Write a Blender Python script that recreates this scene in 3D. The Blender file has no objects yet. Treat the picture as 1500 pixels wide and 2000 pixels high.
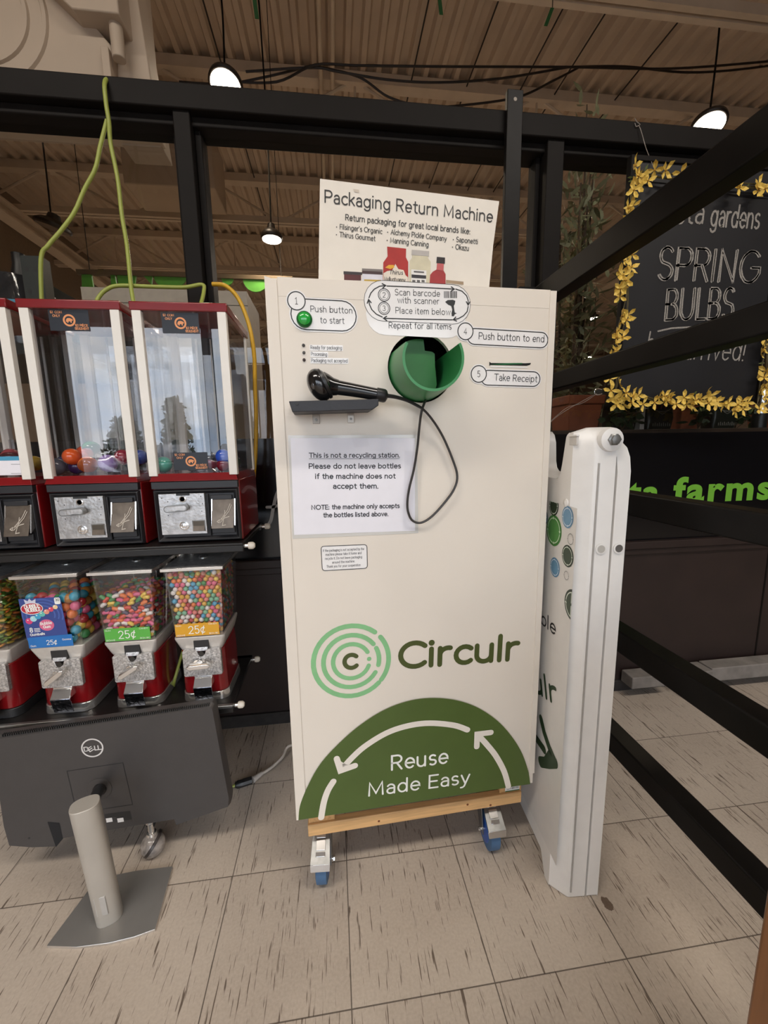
import bpy, bmesh, math, random
from mathutils import Vector, Matrix, geometry
PI = math.pi
rnd = random.Random(7)
C = bpy.context.scene.collection
sc = bpy.context.scene

# ------------------------------------------------------------------ camera
FPX = 792.39
CAM_H = 1.13098
PITCH, ROLL, YAW = 0.158858, -0.0174022, 0.1221652
_fw = Vector((math.sin(YAW)*math.cos(PITCH), math.cos(YAW)*math.cos(PITCH), -math.sin(PITCH)))
_rt = Vector((math.cos(YAW), -math.sin(YAW), 0))
_up = _rt.cross(_fw)
_r = _rt*math.cos(ROLL) + _up*math.sin(ROLL)
_u = -_rt*math.sin(ROLL) + _up*math.cos(ROLL)
CAM = Vector((0, 0, CAM_H))
cam = bpy.data.cameras.new('camera')
cam.sensor_fit = 'VERTICAL'; cam.sensor_height = 24.0; cam.lens = FPX/2000*24.0
cam.clip_start = 0.02; cam.clip_end = 200
co = bpy.data.objects.new('camera', cam); C.objects.link(co)
m = Matrix((_r, _u, -_fw)).transposed().to_4x4(); m.translation = CAM
co.matrix_world = m
sc.camera = co

# ------------------------------------------------------------------ exposure, sky, lights
sc.view_settings.view_transform = 'Standard'
sc.view_settings.look = 'None'
sc.view_settings.exposure = 0.0
sc.view_settings.gamma = 1.0
sc.view_settings.use_curve_mapping = False
SKY_STRENGTH = 5.0
LAMP_W = 45.0
STORE_W = 165.0
CEIL_Z = 4.75
FRONT_Y = -3.5       # shop front behind the camera

def srgb(r, g, b):
    def f(c):
        c /= 255.0
        return c/12.92 if c <= .04045 else ((c+.055)/1.055)**2.4
    return (f(r), f(g), f(b), 1.0)

w = bpy.data.worlds.new('daylight'); sc.world = w; w.use_nodes = True
nt = w.node_tree; N = nt.nodes; L = nt.links
bg = N['Background']
tc = N.new('ShaderNodeTexCoord'); nz = N.new('ShaderNodeTexNoise'); rp = N.new('ShaderNodeValToRGB')
mp = N.new('ShaderNodeMapping'); mp.inputs['Scale'].default_value = (1.3, 1.3, 3.2)
nz.inputs['Scale'].default_value = 2.2; nz.inputs['Detail'].default_value = 7; nz.inputs['Roughness'].default_value = .58
L.new(tc.outputs['Generated'], mp.inputs['Vector']); L.new(mp.outputs['Vector'], nz.inputs['Vector']); L.new(nz.outputs['Fac'], rp.inputs['Fac'])
rp.color_ramp.elements[0].position = .40; rp.color_ramp.elements[0].color = (.56, .68, .86, 1)
rp.color_ramp.elements[1].position = .60; rp.color_ramp.elements[1].color = (1.0, 1.0, 1.0, 1)
L.new(rp.outputs['Color'], bg.inputs['Color']); bg.inputs['Strength'].default_value = SKY_STRENGTH

def area_light(name, loc, rot, sx, sy, power, color):
    l = bpy.data.lights.new(name, 'AREA'); l.shape = 'RECTANGLE'; l.size = sx; l.size_y = sy; l.energy = power; l.color = color
    o = bpy.data.objects.new(name, l); o.location = loc; o.rotation_euler = rot; C.objects.link(o); return o
# unseen area lights added to brighten the sales floor, far beyond the partition
for k, (ax, ay) in enumerate([(-3.2, 9.5), (3.2, 9.5), (0.0, 6.4)]):
    area_light('store_light', (ax, ay, 3.6), (0, 0, 0), 2.5, .3, STORE_W*.35, (1, .86, .72))

# two fill lights added above and behind the viewer to lift floor and deck
LOBBY_W = 80.0
for ax in (-1.6, 1.8):
    area_light('lobby_light', (ax, -1.0, 4.05), (0, 0, 0), 2.4, .35, LOBBY_W, (1, .92, .83))

# ------------------------------------------------------------------ picture -> place helpers
def ray(x, y): return _fw + _r*((x-750)/FPX) - _u*((y-1000)/FPX)
def at(x, y, Y): d = ray(x, y); return CAM + d*(Y/d.y)
def atx(x, y, X): d = ray(x, y); return CAM + d*(X/d.x)
def atz(x, y, z=0.0): d = ray(x, y); return CAM + d*((z-CAM_H)/d.z)
def atp(x, y, P, n): d = ray(x, y); return CAM + d*((Vector(P)-CAM).dot(n)/d.dot(n))

# ------------------------------------------------------------------ materials
MATS = {}
def pm(name, col, rough=.5, metal=0.0, var=.06, scale=30.0, bump=0.0, bscale=None, coat=0.0, stretch=None, spec=.5, emit=None):
    if name in MATS: return MATS[name]
    mt = bpy.data.materials.new(name); mt.use_nodes = True
    n = mt.node_tree.nodes; l = mt.node_tree.links; b = n['Principled BSDF']
    col = tuple(col[:3]) + (1.0,)
    tcn = n.new('ShaderNodeTexCoord'); src = tcn.outputs['Object']
    if stretch:
        mpn = n.new('ShaderNodeMapping'); mpn.inputs['Scale'].default_value = stretch; l.new(src, mpn.inputs['Vector']); src = mpn.outputs['Vector']
    no = n.new('ShaderNodeTexNoise'); no.inputs['Scale'].default_value = scale; no.inputs['Detail'].default_value = 4
    l.new(src, no.inputs['Vector'])
    cr = n.new('ShaderNodeValToRGB')
    cr.color_ramp.elements[0].position = .3; cr.color_ramp.elements[1].position = .7
    cr.color_ramp.elements[0].color = tuple(max(0, c*(1-var)) for c in col[:3]) + (1,)
    cr.color_ramp.elements[1].color = tuple(min(1, c*(1+var)) for c in col[:3]) + (1,)
    l.new(no.outputs['Fac'], cr.inputs['Fac']); l.new(cr.outputs['Color'], b.inputs['Base Color'])
    b.inputs['Roughness'].default_value = rough; b.inputs['Metallic'].default_value = metal
    b.inputs['Specular IOR Level'].default_value = spec
    b.inputs['Coat Weight'].default_value = coat
    if bump:
        n2 = n.new('ShaderNodeTexNoise'); n2.inputs['Scale'].default_value = bscale or scale*4; n2.inputs['Detail'].default_value = 3
        l.new(src, n2.inputs['Vector'])
        bp = n.new('ShaderNodeBump'); bp.inputs['Strength'].default_value = bump; bp.inputs['Distance'].default_value = .002
        l.new(n2.outputs['Fac'], bp.inputs['Height']); l.new(bp.outputs['Normal'], b.inputs['Normal'])
    if emit:
        b.inputs['Emission Color'].default_value = emit[0]; b.inputs['Emission Strength'].default_value = emit[1]
    MATS[name] = mt; return mt

def glass(name, tint=(1, 1, 1), ior=1.5, boost=1.0, rough=0.0):
    if name in MATS: return MATS[name]
    mt = bpy.data.materials.new(name); mt.use_nodes = True
    n = mt.node_tree.nodes; l = mt.node_tree.links
    for x in list(n):
        if x.type != 'OUTPUT_MATERIAL': n.remove(x)
    out = [x for x in n if x.type == 'OUTPUT_MATERIAL'][0]
    tr = n.new('ShaderNodeBsdfTransparent'); gl = n.new('ShaderNodeBsdfGlossy'); mx = n.new('ShaderNodeMixShader'); fr = n.new('ShaderNodeFresnel')
    tcn = n.new('ShaderNodeTexCoord'); no = n.new('ShaderNodeTexNoise'); no.inputs['Scale'].default_value = 6
    l.new(tcn.outputs['Object'], no.inputs['Vector'])
    ml = n.new('ShaderNodeMath'); ml.operation = 'MULTIPLY_ADD'; ml.inputs[1].default_value = .04; ml.inputs[2].default_value = rough
    l.new(no.outputs['Fac'], ml.inputs[0])
    if rough > 0: l.new(ml.outputs[0], gl.inputs['Roughness'])
    else: gl.inputs['Roughness'].default_value = 0
    tr.inputs['Color'].default_value = tint + (1,)
    fr.inputs['IOR'].default_value = ior
    m2 = n.new('ShaderNodeMath'); m2.operation = 'MULTIPLY'; m2.inputs[1].default_value = boost; m2.use_clamp = True
    geo = n.new('ShaderNodeNewGeometry'); inv = n.new('ShaderNodeMath'); inv.operation = 'SUBTRACT'; inv.inputs[0].default_value = 1.0; l.new(geo.outputs['Backfacing'], inv.inputs[1])
    m3 = n.new('ShaderNodeMath'); m3.operation = 'MULTIPLY'
    l.new(fr.outputs[0], m2.inputs[0]); l.new(m2.outputs[0], m3.inputs[0]); l.new(inv.outputs[0], m3.inputs[1]); l.new(m3.outputs[0], mx.inputs[0]); l.new(tr.outputs[0], mx.inputs[1]); l.new(gl.outputs[0], mx.inputs[2])
    l.new(mx.outputs[0], out.inputs['Surface'])
    MATS[name] = mt; return mt

def floor_mat(T, ox, oy):
    mt = bpy.data.materials.new('streaked_vinyl_tile'); mt.use_nodes = True
    n = mt.node_tree.nodes; l = mt.node_tree.links; b = n['Principled BSDF']
    def math_(op, a, b_=None, c=None):
        x = n.new('ShaderNodeMath'); x.operation = op
        for i, v in enumerate((a, b_, c)):
            if v is None: continue
            if isinstance(v, (int, float)): x.inputs[i].default_value = v
            else: l.new(v, x.inputs[i])
        return x.outputs[0]
    tcn = n.new('ShaderNodeTexCoord'); sp = n.new('ShaderNodeSeparateXYZ'); l.new(tcn.outputs['Object'], sp.inputs[0])
    tx = math_('MULTIPLY', math_('SUBTRACT', sp.outputs[0], ox), 1/T); ty = math_('MULTIPLY', math_('SUBTRACT', sp.outputs[1], oy), 1/T)
    ix = math_('FLOOR', tx); iy = math_('FLOOR', ty); fx = math_('FRACT', tx); fy = math_('FRACT', ty)
    cmb = n.new('ShaderNodeCombineXYZ'); l.new(ix, cmb.inputs[0]); l.new(iy, cmb.inputs[1])
    wn = n.new('ShaderNodeTexWhiteNoise'); l.new(cmb.outputs[0], wn.inputs['Vector'])
    # joint line
    ex = math_('MINIMUM', fx, math_('SUBTRACT', 1.0, fx)); ey = math_('MINIMUM', fy, math_('SUBTRACT', 1.0, fy))
    e = math_('MINIMUM', ex, ey); joint = math_('LESS_THAN', e, .0042)
    # streak coords: long along Y, offset per tile
    off = n.new('ShaderNodeVectorMath'); off.operation = 'MULTIPLY_ADD'
    l.new(wn.outputs['Color'], off.inputs[0]); off.inputs[1].default_value = (7, 7, 7); l.new(tcn.outputs['Object'], off.inputs[2])
    def streak(sx, sy, lo, hi, det=2.0):
        mpn = n.new('ShaderNodeMapping'); mpn.inputs['Scale'].default_value = (sx, sy, 1); l.new(off.outputs[0], mpn.inputs['Vector'])
        no = n.new('ShaderNodeTexNoise'); no.inputs['Scale'].default_value = 1; no.inputs['Detail'].default_value = det; no.inputs['Roughness'].default_value = .6
        l.new(mpn.outputs[0], no.inputs['Vector'])
        mr = n.new('ShaderNodeMapRange'); mr.inputs['From Min'].default_value = lo; mr.inputs['From Max'].default_value = hi; l.new(no.outputs['Fac'], mr.inputs[0])
        return mr.outputs[0]
    s1 = streak(190, 10, .645, .685); s2 = streak(300, 17, .66, .705); s3 = streak(135, 6.5, .668, .705)
    st = math_('MAXIMUM', math_('MAXIMUM', s1, math_('MULTIPLY', s2, .8)), s3)
    big = n.new('ShaderNodeTexNoise'); big.inputs['Scale'].default_value = 3.0; big.inputs['Detail'].default_value = 6; l.new(tcn.outputs['Object'], big.inputs['Vector'])
    fine = n.new('ShaderNodeTexNoise'); fine.inputs['Scale'].default_value = 160; fine.inputs['Detail'].default_value = 4; l.new(tcn.outputs['Object'], fine.inputs['Vector'])
    v = math_('ADD', math_('MULTIPLY', math_('SUBTRACT', big.outputs['Fac'], .5), .7), math_('MULTIPLY', math_('SUBTRACT', fine.outputs['Fac'], .5), .5))
    v = math_('ADD', v, math_('MULTIPLY', math_('SUBTRACT', wn.outputs['Value'], .5), .22))
    cr = n.new('ShaderNodeValToRGB'); l.new(math_('ADD', v, .5), cr.inputs[0])
    cr.color_ramp.elements[0].position = .15; cr.color_ramp.elements[0].color = srgb(166, 152, 138)
    cr.color_ramp.elements[1].position = .85; cr.color_ramp.elements[1].color = srgb(206, 193, 178)
    m1 = n.new('ShaderNodeMix'); m1.data_type = 'RGBA'; l.new(math_('MULTIPLY', st, .82), m1.inputs[0]); l.new(cr.outputs[0], m1.inputs[6]); m1.inputs[7].default_value = srgb(72, 55, 42)
    m2 = n.new('ShaderNodeMix'); m2.data_type = 'RGBA'; l.new(math_('MULTIPLY', joint, .78), m2.inputs[0]); l.new(m1.outputs[2], m2.inputs[6]); m2.inputs[7].default_value = srgb(52, 42, 34)
    # one coffee-coloured stain by the sandwich board
    P = atz(1187, 1765)
    dx = math_('MULTIPLY', math_('SUBTRACT', sp.outputs[0], P.x), 1.0); dy = math_('MULTIPLY', math_('SUBTRACT', sp.outputs[1], P.y), .8)
    dd = math_('SQRT', math_('ADD', math_('MULTIPLY', dx, dx), math_('MULTIPLY', dy, dy)))
    wob = math_('ADD', dd, math_('MULTIPLY', math_('SUBTRACT', n_noise(n, l, tcn, 70), .5), .022))
    stain = math_('LESS_THAN', wob, .0125)
    m3 = n.new('ShaderNodeMix'); m3.data_type = 'RGBA'; l.new(math_('MULTIPLY', stain, .8), m3.inputs[0]); l.new(m2.outputs[2], m3.inputs[6]); m3.inputs[7].default_value = srgb(78, 55, 38)
    l.new(m3.outputs[2], b.inputs['Base Color'])
    b.inputs['Roughness'].default_value = .52; b.inputs['Specular IOR Level'].default_value = .35
    bp = n.new('ShaderNodeBump'); bp.inputs['Strength'].default_value = .12; bp.inputs['Distance'].default_value = .002
    l.new(math_('SUBTRACT', fine.outputs['Fac'], joint), bp.inputs['Height']); l.new(bp.outputs['Normal'], b.inputs['Normal'])
    return mt
def n_noise(n, l, tcn, s):
    no = n.new('ShaderNodeTexNoise'); no.inputs['Scale'].default_value = s; l.new(tcn.outputs['Object'], no.inputs['Vector']); return no.outputs['Fac']

# ------------------------------------------------------------------ mesh builder (world coordinates)
WLOC = {}
class M:
    def __init__(s, xf=None):
        s.v = []; s.f = []; s.mi = []; s.mats = []; s.xf = xf or Matrix.Identity(4)
    def mat(s, m):
        if m not in s.mats: s.mats.append(m)
        return s.mats.index(m)
    def add(s, verts, faces, m, xf=None):
        b = len(s.v); X = s.xf @ xf if xf is not None else s.xf
        s.v += [X @ Vector(p) for p in verts]
        k = s.mat(m)
        for f in faces: s.f.append([i+b for i in f]); s.mi.append(k)
        return s
    def box(s, p0, p1, m, xf=None):
        x0, y0, z0 = [min(a, b) for a, b in zip(p0, p1)]; x1, y1, z1 = [max(a, b) for a, b in zip(p0, p1)]
        return s.add([(x0,y0,z0),(x1,y0,z0),(x1,y1,z0),(x0,y1,z0),(x0,y0,z1),(x1,y0,z1),(x1,y1,z1),(x0,y1,z1)],
                     [(3,2,1,0),(4,5,6,7),(0,1,5,4),(1,2,6,5),(2,3,7,6),(3,0,4,7)], m, xf)
    def hexa(s, pts, m):            # 8 points, bottom ring then top ring
        return s.add(pts, [(3,2,1,0),(4,5,6,7),(0,1,5,4),(1,2,6,5),(2,3,7,6),(3,0,4,7)], m)
    def loft(s, rings, m, cap=True, closed=True):
        n = len(rings[0]); v = [p for r in rings for p in r]; f = []
        for i in range(len(rings)-1):
            for j in range(n if closed else n-1):
                k = (j+1) % n; f.append((i*n+j, i*n+k, (i+1)*n+k, (i+1)*n+j))
        if cap and closed:
            f.append(tuple(range(n))[::-1]); f.append(tuple(range((len(rings)-1)*n, len(rings)*n)))
        return s.add(v, f, m)
    def cyl(s, a, b, r0, m, r1=None, n=20):
        a = Vector(a); b = Vector(b); r1 = r0 if r1 is None else r1
        d = (b-a).normalized(); t = Vector((0,0,1)) if abs(d.z) < .9 else Vector((1,0,0)); u = d.cross(t).normalized(); v = d.cross(u)
        R = lambda c, r: [c + u*(r*math.cos(2*PI*i/n)) + v*(-r*math.sin(2*PI*i/n)) for i in range(n)]
        return s.loft([R(a, r0), R(b, r1)], m)
    def lathe(s, prof, c, axis, m, n=24):   # prof: (radius, along axis)
        c = Vector(c); d = Vector(axis).normalized(); t = Vector((0,0,1)) if abs(d.z) < .9 else Vector((1,0,0)); u = d.cross(t).normalized(); v = d.cross(u)
        rings = [[c + d*h + u*(max(r,1e-5)*math.cos(2*PI*i/n)) - v*(max(r,1e-5)*math.sin(2*PI*i/n)) for i in range(n)] for r, h in prof]
        return s.loft(rings, m)
    def tube(s, pts, r, m, n=8, smooth=6):
        P = [Vector(p) for p in pts]
        if smooth and len(P) > 2:
            Q = []
            for i in range(len(P)-1):
                p0 = P[max(i-1,0)]; p1 = P[i]; p2 = P[i+1]; p3 = P[min(i+2,len(P)-1)]
                for k in range(smooth):
                    t = k/smooth
                    Q.append(.5*((2*p1)+(-p0+p2)*t+(2*p0-5*p1+4*p2-p3)*t*t+(-p0+3*p1-3*p2+p3)*t**3))
            Q.append(P[-1]); P = Q
        rings = []; prev = None
        for i, p in enumerate(P):
            d = (P[min(i+1,len(P)-1)] - P[max(i-1,0)]).normalized()
            if prev is None:
                t = Vector((0,0,1)) if abs(d.z) < .9 else Vector((1,0,0)); u = d.cross(t).normalized()
            else: u = (prev - d*prev.dot(d)).normalized()
            prev = u; v = d.cross(u); rr = r(i/(len(P)-1)) if callable(r) else r
            rings.append([p + u*(rr*math.cos(2*PI*j/n)) + v*(rr*math.sin(2*PI*j/n)) for j in range(n)])
        return s.loft(rings, m)
    def ball(s, c, r, m, n=16, k=10, sc_=(1,1,1), rot=None):
        v = []; f = []; c = Vector(c)
        for i in range(k+1):
            a = PI*i/k
            for j in range(n):
                b = 2*PI*j/n; p = Vector((r*math.sin(a)*math.cos(b)*sc_[0], r*math.sin(a)*math.sin(b)*sc_[1], r*math.cos(a)*sc_[2]))
                if rot is not None: p = rot @ p
                v.append(c+p)
        for i in range(k):
            for j in range(n):
                q = (j+1) % n; f.append((i*n+j, (i+1)*n+j, (i+1)*n+q, i*n+q))
        return s.add(v, f, m)
    def poly(s, pts3, m):            # flat polygon given by 3-D points
        pts3 = [Vector(p) for p in pts3]
        tri = geometry.tessellate_polygon([pts3])
        return s.add(pts3, [tuple(t) for t in tri], m)
    def prism(s, pts2, fn, h0, h1, m):  # outline pts2 mapped by fn(a,b,h)
        n = len(pts2); A = [fn(a, b, h0) for a, b in pts2]; B = [fn(a, b, h1) for a, b in pts2]
        tri = geometry.tessellate_polygon([[Vector((a, b, 0)) for a, b in pts2]])
        f = [(i, (i+1) % n, n+(i+1) % n, n+i) for i in range(n)] + [tuple(t) for t in tri] + [tuple(n+i for i in t)[::-1] for t in tri]
        return s.add(A+B, f, m)
    def build(s, name, parent=None, bevel=0, seg=2, smooth=True, angle=40, fixn=True):
        me = bpy.data.meshes.new(name)
        vs = s.v
        lo = Vector([min(p[i] for p in vs) for i in range(3)]); hi = Vector([max(p[i] for p in vs) for i in range(3)])
        c = (lo+hi)/2
        if parent is None: c.z = lo.z
        me.from_pydata([p-c for p in vs], [], s.f)
        for x in s.mats: me.materials.append(x)
        me.polygons.foreach_set('material_index', s.mi)
        if fixn:
            bm = bmesh.new(); bm.from_mesh(me); bmesh.ops.recalc_face_normals(bm, faces=bm.faces); bm.to_mesh(me); bm.free()
        if smooth:
            me.polygons.foreach_set('use_smooth', [True]*len(me.polygons)); me.set_sharp_from_angle(angle=math.radians(angle))
        me.update()
        o = bpy.data.objects.new(name, me); C.objects.link(o)
        if parent is not None:
            o.parent = parent; o.location = c - WLOC[parent.name]
        else: o.location = c
        WLOC[o.name] = c
        if bevel:
            b = o.modifiers.new('bevel', 'BEVEL'); b.width = bevel; b.segments = seg; b.limit_method = 'ANGLE'; b.angle_limit = math.radians(35)
            b.harden_normals = False
        return o
def thing(name, loc, label, cat, group=None):
    o = bpy.data.objects.new(name, None); C.objects.link(o); o.location = loc; o.empty_display_size = .05
    WLOC[o.name] = Vector(loc); return tag(o, label, cat, group)
def tag(o, label, cat, group=None, kind=None):
    o['label'] = label; o['category'] = cat
    if group: o['group'] = group
    if kind: o['kind'] = kind
    return o
def struct(o): o['kind'] = 'structure'; return o
def copy_tree(o, loc, label=None, group=None):
    r = o.copy(); C.objects.link(r); r.location = loc; WLOC[r.name] = Vector(loc)
    if label: r['label'] = label
    if group: r['group'] = group
    for ch in o.children:
        c = ch.copy(); C.objects.link(c); c.parent = r
        for g in ch.children:
            d = g.copy(); C.objects.link(d); d.parent = c
    return r

# ------------------------------------------------------------------ stroke lettering (round pen sans)
def A(cx, cy, rx, ry, a0, a1, n=14):
    return [(cx+rx*math.cos(math.radians(a0+(a1-a0)*i/n)), cy+ry*math.sin(math.radians(a0+(a1-a0)*i/n))) for i in range(n+1)]
X = .70
GL = {
 'a': ([A(.24,.45,.22,.25,150,0)+[(.46,0)], [(.46,.40),(.24,.40)]+A(.22,.20,.20,.20,90,270)+[(.26,0)]+A(.26,.20,.20,.20,270,360)], .62),
 'b': ([[(0,1.05),(0,0)], A(.27,.35,.27,.35,0,360)], .68),
 'c': ([A(.29,.35,.29,.35,48,312)], .60),
 'd': ([[(.54,1.05),(.54,0)], A(.27,.35,.27,.35,0,360)], .72),
 'e': ([[(.02,.36),(.54,.36)]+A(.28,.35,.27,.35,0,315)], .68),
 'f': ([A(.32,.83,.18,.22,80,180)+[(.14,0)], [(0,.70),(.32,.70)]], .46),
 'g': ([A(.27,.35,.27,.35,0,360), [(.54,.70),(.54,-.05)]+A(.28,-.05,.26,.24,0,-150)], .72),
 'h': ([[(0,1.05),(0,0)], [(0,.40)]+A(.24,.42,.24,.28,180,0)+[(.48,0)]], .66),
 'i': ([[(0,.70),(0,0)], [(0,.96),(0,.965)]], .20),
 'k': ([[(0,1.05),(0,0)], [(.42,.70),(.02,.30)], [(.14,.42),(.45,0)]], .56),
 'l': ([[(0,1.05),(0,0)]], .20),
 'm': ([[(0,.70),(0,0)], [(0,.42)]+A(.20,.45,.20,.25,180,0)+[(.40,0)], [(.40,.42)]+A(.60,.45,.20,.25,180,0)+[(.80,0)]], .98),
 'n': ([[(0,.70),(0,0)], [(0,.40)]+A(.24,.42,.24,.28,180,0)+[(.48,0)]], .66),
 'o': ([A(.29,.35,.29,.35,0,360)], .74),
 'p': ([[(0,.70),(0,-.30)], A(.27,.35,.27,.35,0,360)], .70),
 'r': ([[(0,.70),(0,0)], [(0,.38)]+A(.26,.40,.26,.30,180,75)], .44),
 's': ([A(.21,.52,.19,.18,40,230,10)+A(.21,.18,.20,.18,60,-140,10)], .54),
 't': ([[(.14,.95),(.14,.20)]+A(.32,.20,.18,.20,180,280), [(0,.70),(.34,.70)]], .46),
 'u': ([[(0,.70),(0,.28)]+A(.24,.28,.24,.28,180,360)+[(.48,.70)], [(.48,.7),(.48,0)]], .68),
 'v': ([[(0,.70),(.25,0),(.50,.70)]], .60),
 'w': ([[(0,.70),(.20,0),(.40,.68),(.60,0),(.80,.70)]], .92),
 'y': ([[(0,.70),(.26,.02)], [(.52,.70),(.20,-.20),(.10,-.29),(-.02,-.30)]], .62),
 'z': ([[(0,.70),(.44,.70),(0,0),(.46,0)]], .58),
 'A': ([[(0,0),(.38,1),(.76,0)], [(.13,.33),(.63,.33)]], .88),
 'B': ([[(0,0),(0,1),(.30,1)]+A(.30,.76,.24,.24,90,-90)+[(0,.52)], [(.30,.52)]+A(.32,.26,.27,.26,90,-90)+[(0,0)]], .74),
 'C': ([A(.44,.5,.44,.5,45,315,20)], .88),
 'D': ([[(0,0),(0,1),(.28,1)]+A(.28,.5,.42,.5,90,-90)+[(0,0)]], .84),
 'E': ([[(.54,1),(0,1),(0,0),(.54,0)], [(0,.52),(.48,.52)]], .68),
 'F': ([[(.52,1),(0,1),(0,0)], [(0,.5),(.45,.5)]], .62),
 'G': ([A(.46,.5,.46,.5,45,335,20)+[(.88,.48),(.52,.48)]], .98),
 'I': ([[(0,0),(0,1)]], .22),
 'L': ([[(0,1),(0,0),(.50,0)]], .60),
 'M': ([[(0,0),(.04,1),(.42,.15),(.80,1),(.84,0)]], 1.02),
 'N': ([[(0,0),(0,1),(.66,0),(.66,1)]], .86),
 'O': ([A(.5,.5,.48,.5,0,360,24)], 1.1),
 'P': ([[(0,0),(0,1),(.32,1)]+A(.32,.73,.28,.27,90,-90)+[(0,.46)]], .72),
 'R': ([[(0,0),(0,1),(.32,1)]+A(.32,.74,.27,.26,90,-90)+[(0,.48)], [(.30,.48),(.60,0)]], .76),
 'S': ([A(.29,.745,.27,.255,35,240,12)+A(.29,.25,.29,.25,65,-150,12)], .72),
 'T': ([[(0,1),(.72,1)], [(.36,1),(.36,0)]], .82),
 'U': ([[(0,1),(0,.34)]+A(.34,.34,.34,.34,180,360)+[(.68,1)]], .86),
 'Y': ([[(0,1),(.36,.45),(.72,1)], [(.36,.45),(.36,0)]], .82), 'W': ([[(0,1),(.25,0),(.5,.9),(.75,0),(1,1)]], 1.12), 'H': ([[(0,1),(0,0)], [(.66,1),(.66,0)], [(0,.52),(.66,.52)]], .84), '6': ([A(.27,.31,.27,.31,0,360), [(.02,.4),(.36,1)]], .7), '7': ([[(0,1),(.52,1),(.16,0)]], .66),
 'V': ([[(0,1),(.36,0),(.72,1)]], .82),
 '0': ([A(.28,.5,.28,.5,0,360)], .72),
 '1': ([[(0,.80),(.22,1),(.22,0)], [(0,0),(.44,0)]], .58),
 '2': ([A(.28,.72,.27,.28,165,-35)+[(0,0),(.56,0)]], .72),
 '3': ([A(.26,.76,.24,.24,150,-90)+A(.26,.26,.28,.26,90,-150)], .70),
 '4': ([[(.42,0),(.42,1),(0,.28),(.60,.28)]], .76),
 '5': ([[(.50,1),(.08,1),(.05,.56)]+A(.26,.32,.27,.32,130,-140)], .70),
 '8': ([A(.27,.75,.23,.24,0,360), A(.27,.26,.27,.26,0,360)], .70),
 '¢': ([A(.29,.40,.29,.35,48,312), [(.42,.95),(.16,-.15)]], .68),
 '$': ([A(.27,.73,.25,.23,35,240,10)+A(.27,.26,.27,.24,65,-150,10), [(.27,1.12),(.27,-.12)]], .68),
 '.': ([[(0,.02),(0,.025)]], .22), ':': ([[(0,.02),(0,.025)], [(0,.55),(0,.555)]], .24), "'": ([[(0,1.02),(-.03,.82)]], .18),
 '•': ([[(0,.34),(0,.35)]], .36), '!': ([[(0,1.0),(0,.28)], [(0,.0),(0,.01)]], .24), '-': ([[(0,.38),(.3,.38)]], .4), ' ': ([], .34),
}
GL['È'] = (GL['E'][0] + [[(.14,1.28),(.32,1.12)]], .68)
def ribbon(s, pl, hw, fn, m, caps=True, flat0=False):
    """a flat pen stroke of half width hw along the 2-D polyline pl, mapped to space by fn(a, b)"""
    P = [Vector(p) for p in pl]
    Q = [P[0]]
    for p in P[1:]:
        if (p-Q[-1]).length > 1e-6: Q.append(p)
    P = Q
    if len(P) < 2: return
    L_, R_ = [], []
    for i, p in enumerate(P):
        d0 = (p-P[i-1]).normalized() if i else None; d1 = (P[i+1]-p).normalized() if i < len(P)-1 else None
        if d0 is None: d0 = d1
        if d1 is None: d1 = d0
        n0 = Vector((-d0.y, d0.x)); n1 = Vector((-d1.y, d1.x)); nn = n0+n1
        if nn.length < .2: nn = n0
        else:
            nn.normalize(); nn = nn/max(nn.dot(n0), .55)
        L_.append(p+nn*hw); R_.append(p-nn*hw)
    n = len(P)
    s.add([fn(*p) for p in L_]+[fn(*p) for p in R_], [(i, i+1, n+i+1, n+i) for i in range(n-1)], m)
    if caps:
        k = 6
        for (c, d, fl) in ((P[0], P[0]-P[1], flat0), (P[-1], P[-1]-P[-2], False)):
            if fl: continue
            a0 = math.atan2(d.y, d.x)-PI/2
            pts = [c+Vector((hw*math.cos(a0+PI*i/k), hw*math.sin(a0+PI*i/k))) for i in range(k+1)]
            s.add([fn(*p) for p in pts], [tuple(range(k+1))], m)
def text_width(t, gap=0.0): return sum(GL[c][1]+gap for c in t) - gap - .14
def letter(s, t, p0, p1, cap, fn, m, weight=.11, align='fit', shear=0.0, wob=0.0, gap=0.075, fat=None):
    """write t so it runs from p0 to p1 (2-D plane coordinates); cap = cap height"""
    p0 = Vector(p0); p1 = Vector(p1); d = p1-p0; Ln = d.length; ux = d/Ln; uy = Vector((-ux.y, ux.x))
    kx = Ln/text_width(t, gap); x = 0.0; hw = weight*cap/2; sk = 0; fn0 = fn
    o_ = fn0(*p0); nv = (fn0(p0.x+.01, p0.y)-o_).cross(fn0(p0.x, p0.y+.01)-o_).normalized()
    if nv.dot(CAM-o_) < 0: nv = -nv
    for ch in t:
        st, adv = GL[ch]
        for pl in st:
            sk += 1; off = nv*(.00004*(sk % 5)); fn = (lambda off: (lambda a, b: fn0(a, b)+off))(off)
            q = []
            for a, b in pl:
                jx = rnd.uniform(-wob, wob); jy = rnd.uniform(-wob, wob)
                q.append(p0 + ux*((x+a+shear*b+jx)*kx) + uy*((b+jy)*cap))
            if len(q) == 2 and (q[0]-q[1]).length < .02*cap: 
                r = hw*(1.25 if ch != '•' else 1.9)
                s.add([fn(*(q[0]+Vector((r*math.cos(2*PI*i/10), r*math.sin(2*PI*i/10))))) for i in range(10)], [tuple(range(10))], m)
            else: ribbon(s, q, hw, fn, m)
        x += adv+gap
def disc(s, c, r, fn, m, n=28, ry=None):
    s.add([fn(c[0]+r*math.cos(2*PI*i/n), c[1]+(ry or r)*math.sin(2*PI*i/n)) for i in range(n)], [tuple(range(n))], m)
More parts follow.
